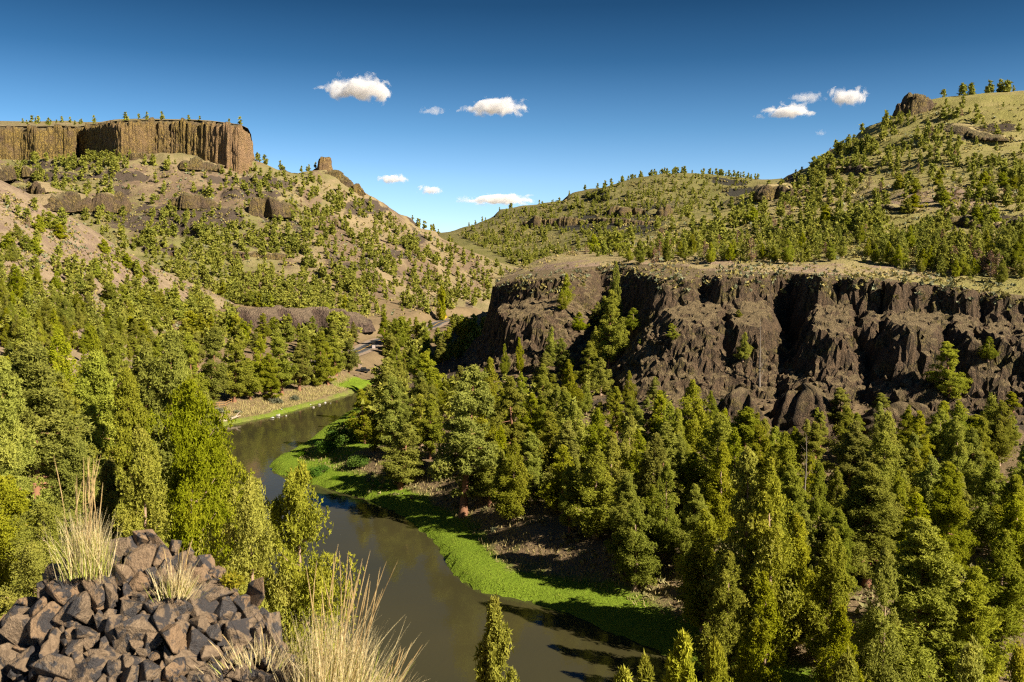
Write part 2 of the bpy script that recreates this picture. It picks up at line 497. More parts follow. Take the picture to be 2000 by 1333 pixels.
for p in H4C[:13]:                                  # keep the plateau level in front of its edge
    q = at(*p); H4P.append(q + np.array([0, -35, -2.0]))
H4 = MQ(H4P, 18.0)
H2 = MQ(ctrl([(-250, 520, 560), (0, 500, 560), (200, 520, 560), (400, 610, 530), (480, 645, 512), (600, 641, 532), (700, 638, 545), (800, 632, 565), (870, 622, 590), (930, 618, 625), (1000, 612, 680),
     (500, 602, 535), (600, 596, 555), (700, 604, 565), (800, 566, 640), (880, 580, 660), (940, 575, 720), (1020, 545, 800),
     (600, 485, 650), (450, 455, 660), (300, 450, 650), (700, 482, 690), (800, 505, 720), (500, 525, 600), (700, 550, 610),
     (560, 420, 710), (250, 408, 690), (90, 412, 680), (400, 400, 705), (250, 372, 725), (90, 372, 720), (650, 420, 760), (740, 440, 800),
     (440, 330, 785), (300, 300, 806), (350, 300, 800), (400, 310, 796), (230, 301, 808), (120, 308, 860), (0, 310, 835), (-150, 312, 835), (480, 330, 790),
     (500, 320, 802), (550, 332, 830), (600, 333, 850), (640, 331, 850), (680, 361, 845), (750, 403, 850), (800, 429, 860), (850, 453, 880), (900, 483, 900), (950, 504, 900), (1010, 526, 900), (1060, 546, 900),
     (500, 400, 1000), (650, 440, 1000), (700, 480, 1050), (900, 530, 1050), (300, 330, 950), (0, 330, 1000), (1050, 560, 1050)]), 20.0)
H1 = MQ(ctrl([(-250, 250, 425), (-100, 312, 412), (0, 358, 400), (100, 409, 410), (200, 470, 420), (300, 537, 440), (400, 580, 460), (470, 607, 475), (540, 634, 492),
     (0, 450, 345), (0, 560, 290), (0, 640, 258), (-150, 640, 240), (150, 560, 345), (150, 640, 305), (300, 602, 400), (300, 642, 372), (400, 632, 425), (470, 642, 458), (-200, 450, 330), (-100, 760, 190), (150, 720, 250), (350, 690, 340),
     (0, 440, 500), (200, 510, 510), (-200, 400, 520), (400, 615, 530), (560, 645, 540), (640, 690, 480)]), 14.0)
H3 = MQ(ctrl([(780, 475, 1250), (840, 464, 1280), (880, 456, 1300), (950, 433, 1300), (1000, 409, 1300), (1050, 397, 1300), (1100, 387, 1300), (1150, 373, 1300), (1200, 357, 1300), (1250, 343, 1300), (1300, 336, 1300), (1400, 338, 1300), (1480, 347, 1300), (1560, 352, 1300), (1700, 380, 1300),
     (900, 505, 950), (1000, 542, 850), (1100, 542, 800), (1300, 522, 800), (1500, 500, 800), (1150, 452, 1080), (1300, 440, 1060), (1000, 475, 1080), (1150, 415, 1170), (1300, 390, 1180), (1450, 400, 1150),
     (1000, 475, 1500), (1300, 420, 1550), (1500, 430, 1550)]), 30.0)

def bands(X, Y, Z, step, amp, w=0.35):
    """rock ledges: slope broken into treads and risers"""
    k = Z / step + 0.5 * fbm(X, Y, 60, 3)
    f = k - np.floor(k)
    return Z + amp * (sstep(f, 0.5 - w, 0.5 + w) - f) * step

def fn_butte(X, Y):
    Z = H2(X, Y) + fbm(X, Y, 70, 5, 0.55) * 9 + fbm(X, Y, 14, 3) * 1.8
    Z = Z + np.abs(fbm(X + 0.35 * Y, Y * 0.35, 45, 3)) * 8 + np.abs(fbm(X * 1.0 + 0.6 * Y, Y * 0.22, 16, 3)) * 4.5 - 2.4
    k = sstep(fbm(X + 300, Y, 75, 3), -0.04, 0.10)
    Z = Z * (1 - k) + bands(X, Y, Z, 15.0, 0.75, 0.16) * k + fbm(X, Y, 5, 3) * 1.6
    return carve_road(X, Y, Z)
def fn_talus(X, Y):
    return H1(X, Y) + fbm(X, Y, 40, 4) * 3.0 + fbm(X, Y, 7, 3) * 0.8
def fn_far(X, Y):
    Z = H3(X, Y) + fbm(X, Y, 120, 5) * 16 + fbm(X, Y, 20, 3) * 2.5
    k = sstep(fbm(X, Y + 90, 110, 3), -0.02, 0.10)
    return Z * (1 - k) + bands(X, Y, Z, 24.0, 0.7, 0.16) * k
def plateau(X, Y):
    Z = H4(X, Y)
    a = sstep(side_dist(X, Y, E1), -30, -80)
    return Z + (fbm(X, Y, 55, 4) * 6 + fbm(X, Y, 11, 3) * 1.3) * (0.25 + 0.75 * a)
def fn_hill(X, Y):
    return bands(X, Y, plateau(X, Y), 17.0, 0.28, 0.2)

def fn_ground(X, Y):
    d, _ = seg_dist(X, Y, np.vstack([RIVER, RIVER[:1]]))
    inr = inside(X, Y, RIVER)
    dr, _ = seg_dist(X, Y, right_bank); dl, _ = seg_dist(X, Y, left_bank)
    rightside = dr < dl
    n = fbm(X, Y, 12, 4)
    bank = 0.9 * sstep(d, 0.0, 0.9) + 0.35 * sstep(d, 0.5, 5)
    dc = np.maximum(side_dist(X, Y, E2), 0)
    t = d / (d + dc + 1e-6)
    zr = bank + sstep(d + n * 4, 5.5, 15) * 3.2 + t ** 1.6 * 13 + n * 0.8
    zl = bank + sstep(d + n * 4, 5, 14) * 1.6 + 0.16 * np.maximum(d - 12, 0) + n * 1.0
    far = sstep(Y, 330, 430)
    zr = zr * (1 - far) + far * (bank + 0.10 * np.minimum(d, 40) + n)
    z = np.where(rightside, zr, zl)
    # the near hillside the photograph is taken from
    hd, _ = seg_dist(X, Y, [(6, -8), (-30, 2), (-110, 46)])
    near = 42.3 - 0.47 * np.maximum(0, hd - 7) - 0.0 + fbm(X, Y, 9, 3) * 2 * sstep(hd, 8, 20)
    near = np.minimum(near, 1.0 + 0.95 * d)
    z = np.where(rightside & (Y < 140), z, np.maximum(z, near))
    z = np.where(inr, -0.25 - np.minimum(d * 0.35, 1.6), z)
    return carve_road(X, Y, z)

def fn_cliff(X, Y):
    zp = plateau(X, Y)
    base = fn_ground_cheap(X, Y)
    wob = fbm(X, Y, 9, 3) * 4.0
    d1 = side_dist(X, Y, E1); d2 = side_dist(X, Y, E2)
    rough = fbm(X, Y, 6, 4, 0.62) * 2.6 + fbm(X, Y, 1.7, 3, 0.6) * 1.5
    jx, jy = X + fbm(X, Y, 4, 2) * 2.5, Y + fbm(X + 50, Y, 4, 2) * 2.5
    cell = _perm[np.floor(jx / 1.35).astype(int) & 255, np.floor(jy / 1.35).astype(int) & 255] - 0.5
    cell = cell + 1.2 * (_perm[np.floor(jx / 3.6 + 9.5).astype(int) & 255, np.floor(jy / 3.6).astype(int) & 255] - 0.5)
    calm = 1 - 0.8 * np.exp(-((X - 25) / 12) ** 2)
    d1 = d1 + cell * 1.3 * calm; d2 = d2 + cell * 1.3 * calm
    wv = 4.2 + 10 * sstep(fbm(X * 0.7, Y, 24, 2), 0.02, 0.2)
    s1 = sstep((d1 + wob * 0.35 + rough * 0.25) / wv, 0.0, 1.0)
    z1 = zp - s1 * (3.5 + 4.5 * np.clip(fbm(X, Y, 30, 2) + 0.5, 0, 1)) - np.clip(d1, 0, 60) * 0.17
    w2 = (14.0 + 7.0 * fbm(X, Y, 14, 2) * 2) * (1 - 0.45 * sstep(-X, -4, 6)) + 26 * np.exp(-((X - 25) / 11) ** 2)
    u2 = np.clip((d2 + rough * 0.5) / w2, 0, 1); s2 = 0.45 * sstep(u2, 0, 0.45) + 0.55 * u2
    drop = np.maximum(z1 - (base + 0.5), 2.0)
    z2 = z1 - (s2 ** 0.85) * drop
    ledge = sstep(d2 + rough, 2.5, 4.0)
    z2 = z2 - np.maximum(d2 - 8, 0) * 0.45
    gate = sstep(d1, -2, 2) * (1 - sstep(d2, 12, 30))
    z2 = z2 + rough * 0.7 * gate + fbm(X + 0.4 * Y, Y * 0.5, 3.2, 3) * 1.6 * gate
    return z2
def fn_ground_cheap(X, Y):
    d, _ = seg_dist(X, Y, right_bank)
    dc = np.maximum(side_dist(X, Y, E2), 0)
    t = d / (d + dc + 1e-6)
    far = sstep(Y, 330, 430)
    zr = 1.2 + sstep(d, 5.5, 15) * 3.2 + t ** 1.6 * 13
    return zr * (1 - far) + far * (1.2 + 0.10 * np.minimum(d, 40))

F_ground = Field("ground", -170, 175, -12, 600, 1.4, fn_ground)
F_butte = Field("butte_hillside", -600, 140, 490, 1050, 2.4, fn_butte)
F_talus = Field("talus_hillside", -330, -60, 170, 540, 1.6, fn_talus)
F_far = Field("far_hill", -260, 700, 760, 1560, 5.0, fn_far)
F_hill = Field("right_hillside", -40, 480, 205, 800, 2.4, fn_hill)
F_cliff = Field("basalt_cliff", -32, 150, 150, 345, 0.62, fn_cliff)

def proj_field(F): return project(np.stack([F.X, F.Y, F.Z], -1))
def ell(px, py, cx, cy_, rx, ry, soft=0.5):
    w = fbm(px, py * 2.2, 34, 4, 0.6) * 1.5 + fbm(px + 2.5 * py, py * 0.4, 12, 3) * 0.5
    return 1 - sstep(np.hypot((px - cx) / rx, (py - cy_) / ry) + w, 1 - soft, 1 + soft)

# ground
d_r, _ = seg_dist(F_ground.X, F_ground.Y, right_bank); d_l, _ = seg_dist(F_ground.X, F_ground.Y, left_bank)
nn = fbm(F_ground.X, F_ground.Y, 9, 4)
gr = (1 - sstep(d_r + nn * 5, 5.5, 8.5)) * (d_r < d_l) * 1.6
tipx, tipy = at_z(610, 905, 0)[:2]
gr = np.maximum(gr, (1 - sstep(np.hypot(F_ground.X - tipx - 4, F_ground.Y - tipy - 4) + nn * 8, 12, 20)) * 1.6)
gr = np.maximum(gr, (1 - sstep(d_l + nn * 4, 1.2, 3.2)) * (d_l < d_r) * 0.75)
dry = -0.9 * (d_l < d_r) * (d_l > 3) - 0.9 * (d_r <= d_l) * (d_r > 10)
gmask = np.stack([sstep(-F_ground.Z, 0.1, 0.3) * 0, np.clip(gr + dry * (gr < 0.2), -1, 1.6), np.where(d_r < d_l, 0.12 + 0.4 * sstep(F_ground.Z, 9, 16), 0.1)], -1)
e2g = side_dist(F_ground.X, F_ground.Y, E2)
gmask[..., 0] = np.where(d_r < d_l, (1 - sstep(e2g, 14, 44)) * 0.85, 0) * sstep(nn, -0.25, 0.1)
F_ground.build(M['ground'], gmask)
# butte
px, py, _ = proj_field(F_butte)
sl_ = F_butte.slope()
g = 0.5 + 0.5 * ell(px, py, 420, 480, 260, 70) + 0.4 * ell(px, py, 150, 330, 200, 40) - 0.9 * ell(px, py, 760, 480, 190, 110) - 0.5 * ell(px, py, 350, 345, 120, 30)
sc_ = 0.25 + 0.3 * ell(px, py, 350, 360, 140, 40) + 0.45 * sstep(fbm(F_butte.X * 0.55 + F_butte.Y * 0.2, F_butte.Y * 0.12 - F_butte.X * 0.1, 22, 3), 0.04, 0.16) * ell(px, py, 740, 470, 220, 130)
rk = 1.0 * ell(px, py, 330, 430, 105, 24, 0.25) + 0.8 * ell(px, py, 430, 425, 40, 26) + 0.9 * ell(px, py, 715, 405, 45, 14) + 0.8 * ell(px, py, 800, 470, 35, 14) + 0.9 * ell(px, py, 760, 500, 50, 10) + 0.7 * ell(px, py, 690, 520, 50, 9)
rk = np.maximum(rk, sstep(sl_, 0.85, 1.25) * 0.9)
rk = np.maximum(rk, 0.6 * sstep(fbm(F_butte.X + 0.5 * F_butte.Y, F_butte.Y * 0.4, 20, 4), 0.17, 0.25))
sc_ = sc_ + 0.3 * sstep(fbm(F_butte.X + 0.5 * F_butte.Y + 70, F_butte.Y * 0.4, 26, 4), 0.03, 0.15)
F_butte.build(M['butte'], np.stack([np.clip(rk, 0, 1), g, sc_], -1))
# near talus slope
px, py, _ = proj_field(F_talus)
g = 0.1 - 0.3 * ell(px, py, 150, 470, 250, 80) + 0.3 * ell(px, py, 200, 620, 300, 40)
F_talus.build(M['talus'], np.stack([np.zeros_like(px), g, 0.45 + 0.25 * fbm(F_talus.X, F_talus.Y, 30, 3)], -1))
# far hill
px, py, _ = proj_field(F_far)
rk = sstep(F_far.slope(), 0.7, 1.0) * 0.9 + 0.75 * ell(px, py, 1180, 437, 150, 22) + 0.5 * ell(px, py, 1300, 400, 70, 12)
F_far.build(M['far'], np.stack([rk, np.full_like(px, 0.45), 0.2 + 0.25 * rk], -1))
# right hill and plateau
px, py, _ = proj_field(F_hill)
g = 0.7 - 0.6 * ell(px, py, 1450, 525, 600, 22) - 0.5 * ell(px, py, 1700, 385, 260, 26) - 0.3 * ell(px, py, 1250, 500, 180, 40)
rk = 0.9 * ell(px, py, 1910, 258, 70, 18) + 0.8 * ell(px, py, 1920, 432, 110, 22) + 0.7 * ell(px, py, 1560, 350, 40, 14) + sstep(F_hill.slope(), 0.9, 1.3) * 0.8
scr = 0.05 + 0.5 * ell(px, py, 1850, 390, 130, 24) + 0.45 * ell(px, py, 1550, 530, 500, 18) + 0.45 * ell(px, py, 1150, 540, 150, 30)
d1h = side_dist(F_hill.X, F_hill.Y, E1)
covered = (d1h > -14) & (F_hill.X < 146) & (F_hill.X > -28) & (F_hill.Y < 341)
F_hill.Z = np.where(covered, F_hill.Z - 40, F_hill.Z)
F_hill.Z = np.where((d1h > -17) & ~covered & (F_hill.X < 146) & (F_hill.X > -28) & (F_hill.Y < 341), F_hill.Z - 0.4, F_hill.Z)
keep = ~((d1h > -12) & (F_hill.X < 150) & (F_hill.Y < 345))
keep &= (d1h < 6)
F_hill.build(M['hill'], np.stack([np.clip(rk, 0, 1), g, scr], -1), keep)
F_hill.Z = np.where(keep & ~covered, F_hill.Z, -50.0)
# cliff: rock where steep, tan ground on the treads
dc1 = side_dist(F_cliff.X, F_cliff.Y, E1); dc2 = side_dist(F_cliff.X, F_cliff.Y, E2)
keepc = (dc1 > -18) & (F_cliff.Z > fn_ground_cheap(F_cliff.X, F_cliff.Y) - 2.5)
F_cliff.Z = np.where(keepc, F_cliff.Z, -50)
F_cliff.Z = np.where((dc1 < -18), -50, F_cliff.Z)
cl_o = F_cliff.build(M['cliff'], np.zeros(F_cliff.Z.shape + (3,)), keepc, 0.25)
bmf = cl_o.data
co = np.zeros(len(bmf.vertices) * 3, np.float32); bmf.vertices.foreach_get("co", co); co = co.reshape(-1, 3)
x_, y_, z_ = co.T.astype(float)
gate_ = sstep(side_dist(x_, y_, E1), -1.5, 2.0)
ex = fbm(x_ + 0.8 * z_, y_ - 1.1 * z_, 1.9, 3, 0.65) * 1.0 + fbm(x_ * 1.0 + 0.9 * z_, y_ * 0.3 + 0.9 * z_, 1.1, 2) * 0.9
ey = fbm(x_ - 0.9 * z_ + 40, y_ + 0.8 * z_, 1.9, 3, 0.65) * 1.0 + fbm(x_ + 0.35 * z_, y_ * 0.3 - z_ * 0.9, 1.1, 2) * 0.9
co[:, 0] += (ex * gate_).astype(np.float32); co[:, 1] += (ey * gate_).astype(np.float32)
bmf.vertices.foreach_set("co", co.ravel()); bmf.polygons.foreach_set("use_smooth", np.zeros(len(bmf.polygons), bool)); bmf.update()
# remove stray faces that reach the dropped rim of the sheet
import bmesh
bm = bmesh.new(); bm.from_mesh(bmf)
bmesh.ops.delete(bm, geom=[v for v in bm.verts if v.co.z < -40], context='VERTS')
bm.to_mesh(bmf); bm.free()

FIELDS = [F_ground, F_butte, F_talus, F_far, F_hill, F_cliff]
def ground_z(x, y):
    x = np.asarray(x, float); y = np.asarray(y, float)
    z = np.full(np.broadcast(x, y).shape, -50.0)
    for f in FIELDS: z = np.maximum(z, f.sample(x, y))
    return z

YS = np.concatenate([np.arange(15, 120, 1.0), np.arange(120, 400, 1.6), np.arange(400, 1600, 3.5)])
def hit(px, py, ymin=15):
    """first ground point seen at these pixels; rows with nan where the ray meets nothing"""
    d = rays(px, py)
    ys = YS[YS >= ymin]
    out = np.full((len(d), 3), np.nan)
    for k in range(0, len(d), 400):
        dd = d[k:k + 400]
        Yg = ys[None, :]
        x = dd[:, :1] * Yg; z = CAMZ + dd[:, 2:] * Yg
        below = z < ground_z(x, np.broadcast_to(Yg, x.shape))
        any_ = below.any(1); j = below.argmax(1)
        y = ys[j]
        y = np.where(j > 0, 0.5 * (ys[j] + ys[np.maximum(j - 1, 0)]), y)
        P = np.stack([dd[:, 0] * y, y, CAMZ + dd[:, 2] * y], -1)
        P[:, 2] = ground_z(P[:, 0], P[:, 1])
        P[~any_] = np.nan
        out[k:k + 400] = P
    return out

# land reaching to the horizon under and behind everything
Vb = np.array([(-9000, -9000, -6), (9000, -9000, -6), (9000, 12000, -6), (-9000, 12000, -6)], float)
o = mesh_obj("terrain", Vb, np.array([[0, 1, 2, 3]]), M['butte']); set_mask(o, np.zeros((4, 3))); tag(o, kind='structure')

# ------------------------------------------------------------------ water
t = NT("river_water"); p = t.pos()
st = t.mapping(p, (1.0, 0.55, 1.0))
n1 = t.noise(st, 0.9, 4, 0.6); n2 = t.noise(st, 0.13, 3, 0.5); n3 = t.noise(p, 0.035, 2, 0.5)
col = t.mix(t.ramp(n3, [(0.35, 0.0), (0.65, 1.0)]), (0.033, 0.031, 0.014), (0.044, 0.039, 0.016))
h = t.math('ADD', t.math('MULTIPLY', n1, 0.35), t.math('MULTIPLY', n2, 0.5))
b = t.principled(col, 0.05, t.bump(h, 0.2, 0.3), 0.5); b.inputs['IOR'].default_value = 1.33
M['water'] = t.done(b)
xs = np.linspace(-150, 180, 60); ys = np.linspace(-5, 560, 90)
gx, gy = np.meshgrid(xs, ys)
o = mesh_obj("river", np.stack([gx, gy, np.zeros_like(gx)], -1).reshape(-1, 3), grid_faces(60, 90), M['water'], smooth=True)
tag(o, kind='structure')

# ------------------------------------------------------------------ road
def ribbon(line, offs0, offs1, dz, name, mat, parent=None, seg=None):
    L = line if seg is None else line[seg[0]:seg[1]]
    T = np.gradient(L[:, :2], axis=0); T /= np.linalg.norm(T, axis=1)[:, None]
    N = np.stack([-T[:, 1], T[:, 0]], -1)
    V = []
    for k in range(len(L)):
        for o_ in (offs0, offs1):
            V.append((*(L[k, :2] + N[k] * o_), L[k, 2] + dz))
    i = np.arange(len(L) - 1) * 2
    return mesh_obj(name, np.array(V), np.stack([i, i + 1, i + 3, i + 2], -1), mat, parent)
M['asphalt'] = simple_mat("asphalt", (0.05, 0.05, 0.052), 0.85, 0.25, 1.5)
M['gravel'] = simple_mat("gravel_shoulder", (0.22, 0.165, 0.12), 0.95, 0.3, 2.0)
M['yline'] = simple_mat("yellow_road_paint", (0.62, 0.36, 0.05), 0.7, 0.12, 2.0)
M['wline'] = simple_mat("white_road_paint", (0.45, 0.44, 0.42), 0.7, 0.12, 2.0)
road = ribbon(ROAD, -3.6, 3.6, 0.012, "road", M['asphalt']); tag(road, kind='structure')
sh = ribbon(ROAD, -6.2, 6.2, -0.05, "road_shoulder", M['gravel'], road)
for a in (-0.28, 0.10): ribbon(ROAD, a, a + 0.18, 0.022, "center_line", M['yline'], road)
for a in (-3.35, 3.2): ribbon(ROAD, a, a + 0.15, 0.022, "edge_line", M['wline'], road)

# ------------------------------------------------------------------ rock walls
def curtain(name, top, base_z, mat, colw=2.5, amp=1.0, batter=0.08, rows=10, back=10.0, back_dz=-1.0, rough=0.5, lobes=(), seed=1, cap=True, sink=2.0, raggd=0.8, orange=None, capmat=None, auto=0.0):
    """a wall of uneven columns below the line `top` (left to right as seen), with its cap running back into the slope"""
    r = np.random.default_rng(seed)
    top = np.asarray(top, float); base_z = np.asarray(base_z, float)
    s = np.concatenate([[0], np.cumsum(np.linalg.norm(np.diff(top[:, :2], axis=0), axis=1))])
    ds = colw / 4.0
    n = max(12, int(s[-1] / ds))
    S = np.linspace(0, s[-1], n)
    P = np.stack([np.interp(S, s, top[:, k]) for k in range(3)], -1)
    B = np.interp(S, s, base_z) - sink
    T = np.gradient(P[:, :2], axis=0); T /= np.linalg.norm(T, axis=1)[:, None] + 1e-9
    k = np.ones(9) / 9
    T = np.stack([np.convolve(np.pad(T[:, i], 4, 'edge'), k, 'valid') for i in (0, 1)], -1)
    T /= np.linalg.norm(T, axis=1)[:, None] + 1e-9
    N = np.stack([T[:, 1], -T[:, 0]], -1)
    # columns of uneven width
    edges = [0.0]
    while edges[-1] < s[-1]: edges.append(edges[-1] + colw * r.uniform(0.5, 1.7))
    edges = np.array(edges)
    ci = np.clip(np.searchsorted(edges, S, 'right') - 1, 0, len(edges) - 2)
    u = (S - edges[ci]) / (edges[ci + 1] - edges[ci]) * 2 - 1
    co = r.uniform(-1, 1, len(edges)) * amp
    ct = r.uniform(-1, 0.35, len(edges)) * raggd * 1.5 - np.maximum(0, fbm(edges, edges * 0 + seed, colw * 5, 2)) * raggd * 5
    prof = np.sqrt(np.clip(1 - u * u, 0, 1)) * colw * 0.42
    lob = np.zeros(n)
    if auto:                                        # broad uneven ribs
        e2 = [0.0]
        while e2[-1] < s[-1]: e2.append(e2[-1] + colw * r.uniform(2.0, 6.0))
        e2 = np.array(e2); c2_ = np.clip(np.searchsorted(e2, S, 'right') - 1, 0, len(e2) - 2)
        u2 = (S - e2[c2_]) / (e2[c2_ + 1] - e2[c2_]) * 2 - 1
        lob = np.sqrt(np.clip(1 - u2 * u2, 0, 1)) * colw * auto * r.uniform(0.5, 1.3, len(e2))[c2_]
        hgt_ = np.maximum(P[:, 2] - B - sink, 0.5)
        P[:, 2] -= hgt_ * (r.uniform(0, 0.38, len(e2))[c2_] + 0.18 * np.abs(u2) ** 2)
    for (c, w, a, sk) in lobes:                     # centre, half width (0..1 along), reach, skew
        q = (S / s[-1] - c) / w
        lob = np.maximum(lob, a * np.clip(1 - np.abs(q) ** 2.5, 0, 1) ** 0.5) if a > 0 else lob + a * np.exp(-q * q)
    V = []
    tt = np.linspace(0, 1, rows) ** 0.9
    for i, t in enumerate(tt):
        off = co[ci] * (0.4 + 0.6 * fbm(ci * 3.1, np.full(n, t * 4.0), 1.7, 2) + 0.3) + prof + lob * (0.55 + 0.45 * min(1, t * 1.8))
        off = off + batter * t * (P[:, 2] - B) + fbm(S, np.full(n, t * 30.0) + seed, 2.2 * colw, 3) * rough * 3 + (fbm(S * 2, np.full(n, t * 60.0), colw, 2)) * rough
        if i == 0: off = off - 0.5 * rough - 0.15 * colw
        z = P[:, 2] + ct[ci] * (1 - t) - t * (P[:, 2] - B)
        V.append(np.stack([P[:, 0] + N[:, 0] * off, P[:, 1] + N[:, 1] * off, z], -1))
    if cap:
        bk_ = np.full(n, float(back))
        if back_dz is None:                         # run back until the slope reaches the top of the wall
            for q_ in np.arange(back * 2.4, 2, -2.0):
                g_ = ground_z(P[:, 0] - N[:, 0] * q_, P[:, 1] - N[:, 1] * q_)
                bk_ = np.where(g_ > P[:, 2] - 0.3, q_, bk_)
            bk_ = np.convolve(np.pad(bk_, 6, 'edge'), np.ones(13) / 13, 'valid')
        x2, y2 = P[:, 0] - N[:, 0] * bk_, P[:, 1] - N[:, 1] * bk_
        x1, y1 = P[:, 0] - N[:, 0] * bk_ * 0.4, P[:, 1] - N[:, 1] * bk_ * 0.4
        if back_dz is None:
            z2 = ground_z(x2, y2) - 0.8; z1 = np.maximum(P[:, 2] * 0.7 + z2 * 0.3, ground_z(x1, y1) - 0.5)
        else: z2 = P[:, 2] + back_dz; z1 = P[:, 2] + back_dz * 0.25
        c1 = np.stack([x1, y1, z1 + fbm(S, S * 0, 6, 2) * rough * 1.5], -1)
        c2 = np.stack([x2, y2, z2], -1)
        V = [c2, c1] + V
    V = np.concatenate(V)
    o = mesh_obj(name, V, grid_faces(n, len(V) // n)[:, ::-1], mat)
    if capmat and cap:
        o.data.materials.append(M[capmat]); mi = np.zeros(len(o.data.polygons), np.int32); mi[:2 * (n - 1)] = 1; o.data.polygons.foreach_set("material_index", mi)
    m = np.zeros((len(V), 3))
    if orange is not None:
        qx, qy, _ = project(V); m[:, 0] = orange(qx, qy)
    set_mask(o, m)
    return o

def on_ground(L, inset=0.0):
    """L: (px, y_top, y_base): wall foot where the ground is seen at the base pixel"""
    L = np.asarray(L, float)
    H = hit(L[:, 0], L[:, 2])
    ok = ~np.isnan(H[:, 0])
    Yb = np.interp(L[:, 0], L[ok, 0], H[ok, 1])
    T = at(L[:, 0], L[:, 1], Yb + inset); B = at(L[:, 0], L[:, 2], Yb)
    return T, B[:, 2]

# the long rim of columns on the upper left
RIM = [(-140, 247, 310, 832), (-60, 247, 309, 836), (0, 246, 307, 838), (40, 246, 306, 846), (70, 247, 306, 840), (105, 246, 305, 850), (138, 246, 304, 852), (147, 247, 304, 880), (170, 244, 303, 862), (200, 239, 302, 828), (224, 236, 300, 802),
       (236, 235, 296, 796), (268, 234, 282, 800), (300, 233, 274, 808), (340, 234, 272, 808), (385, 235, 285, 802), (420, 237, 312, 794), (448, 240, 328, 786), (468, 243, 332, 784), (482, 249, 334, 790), (488, 262, 335, 806), (491, 285, 336, 835), (480, 290, 336, 900)]
RIM = np.array(RIM, float)
rt = at(RIM[:, 0], RIM[:, 1], RIM[:, 3]); rb = at(RIM[:, 0], RIM[:, 2], RIM[:, 3])[:, 2]
o = curtain("rimrock_cliff", rt, rb, M['rim'], 2.0, 1.0, 0.06, 18, 14, -0.5, 1.0, seed=4, sink=18, raggd=3.6,
            orange=lambda x, y: np.clip(sstep(x, 380, 450) * 0.95 + 0.35 * ell(x, y, 260, 265, 60, 25), 0, 1))
tag(o, kind='structure')
# flat land behind the rim
bk = at(RIM[:, 0] * 0.97, RIM[:, 1] - 2 - 9 * sstep(200 - RIM[:, 0], 0, 60), np.where(RIM[:, 0] < 210, 1080, 930))
mid_ = rt * 0.75 + bk * 0.25 + np.array([0, 0, 0.8])
n = len(rt)
nmid = 8
rows_ = [rt + (0, 4, -0.2)] + [(rt * (1 - k / nmid) + bk * k / nmid) + np.array([0, 4, 0.0]) for k in range(1, nmid + 1)]
Vp = np.concatenate(rows_)
Vp[:, 2] += fbm(Vp[:, 0], Vp[:, 1], 40, 3) * 2.5
Vp = np.vstack([Vp, Vp[-n:] + (0, 60, -40)])
o = mesh_obj("rim_plateau", Vp, grid_faces(n, nmid + 2), M['butte'], smooth=True); set_mask(o, np.tile([0, 0.25, 0.1], (len(Vp), 1))); tag(o, kind='structure')
RIMTOP = (rt, bk)

G3_ = "dark rock ledges across the far hill"; G4_ = "dark rock ledges on the right hillside"
def outcrop(name, L, label, mat='crop', colw=2.2, lobes=(), batter=0.12, amp=0.8, rough=0.5, back=9, back_dz=None, seed=1, cat='rock outcrop', group=None, inset=1.0, rows=9, sink=2.0, raggd=0.8, capmat=None):
    if capmat is None: capmat = 'far' if group == G3_ else ('hill' if group == G4_ else ('butte' if mat == 'crop' else None))
    T, B = on_ground(L, inset)
    o = curtain(name, T, B, M[mat], colw, amp, batter, rows, back, back_dz, rough, lobes, seed, sink=sink, raggd=raggd, capmat=capmat, auto=1.1 if mat == 'crop' else (0.5 if mat == 'cliff' else 0.0))
    tag(o, label, cat, group)
    return o

G2 = "dark basalt ledges on the butte slope"
outcrop("basalt_outcrop", [(84, 398, 402), (92, 378, 405), (112, 371, 408), (150, 369, 409), (200, 366, 410), (235, 370, 412), (255, 392, 412)], "row of rounded dark basalt lobes on the slope below the long rimrock", colw=2.6, lobes=[(0.16, 0.07, 6, 0), (0.33, 0.07, 7, 0), (0.55, 0.12, 8, 0), (0.74, 0.04, 6, 0), (0.88, 0.1, 8, 0)], batter=0.25, seed=11, group=G2, rough=0.6, back=16)
outcrop("basalt_outcrop", [(54, 366, 372), (62, 352, 378), (80, 350, 384), (95, 368, 386)], "small dark basalt knob just left of the row of rounded lobes", lobes=[(0.3, 0.2, 4, 0), (0.7, 0.2, 4, 0)], seed=12, group=G2)
outcrop("basalt_outcrop", [(-20, 322, 346), (20, 320, 344), (50, 322, 342), (78, 326, 338)], "thin band of upright basalt columns just under the rimrock at the picture's left edge", colw=2.0, seed=13, group=G2)
outcrop("basalt_outcrop", [(346, 322, 326), (360, 308, 328), (385, 303, 330), (415, 309, 331), (438, 322, 332)], "dark humped outcrop directly under the orange end of the rimrock", lobes=[(0.35, 0.3, 6, 0), (0.75, 0.2, 5, 0)], batter=0.5, seed=14, group=G2)
outcrop("basalt_outcrop", [(335, 392, 398), (352, 380, 402), (372, 372, 404), (395, 374, 403), (418, 384, 402), (430, 396, 402)], "low broken basalt ledge in the middle of the butte slope above the black scree", lobes=[(0.2, 0.12, 5, 0), (0.5, 0.14, 6, 0), (0.8, 0.14, 5, 0)], batter=0.3, seed=15, group=G2)
outcrop("basalt_outcrop", [(484, 410, 416), (490, 386, 418), (512, 380, 420), (530, 382, 421), (548, 386, 421), (562, 392, 418), (568, 412, 418)], "blocky basalt outcrop with a black shaded left face, below the rimrock's right corner", lobes=[(0.55, 0.18, 14, 0), (0.85, 0.12, 10, 0)], seed=16, group=G2, back=14, amp=1.0)
outcrop("basalt_outcrop", [(242, 304, 309), (262, 296, 311), (285, 297, 311), (300, 306, 310)], "small dark column ledge under the middle of the rimrock", colw=1.8, seed=17, group=G2)
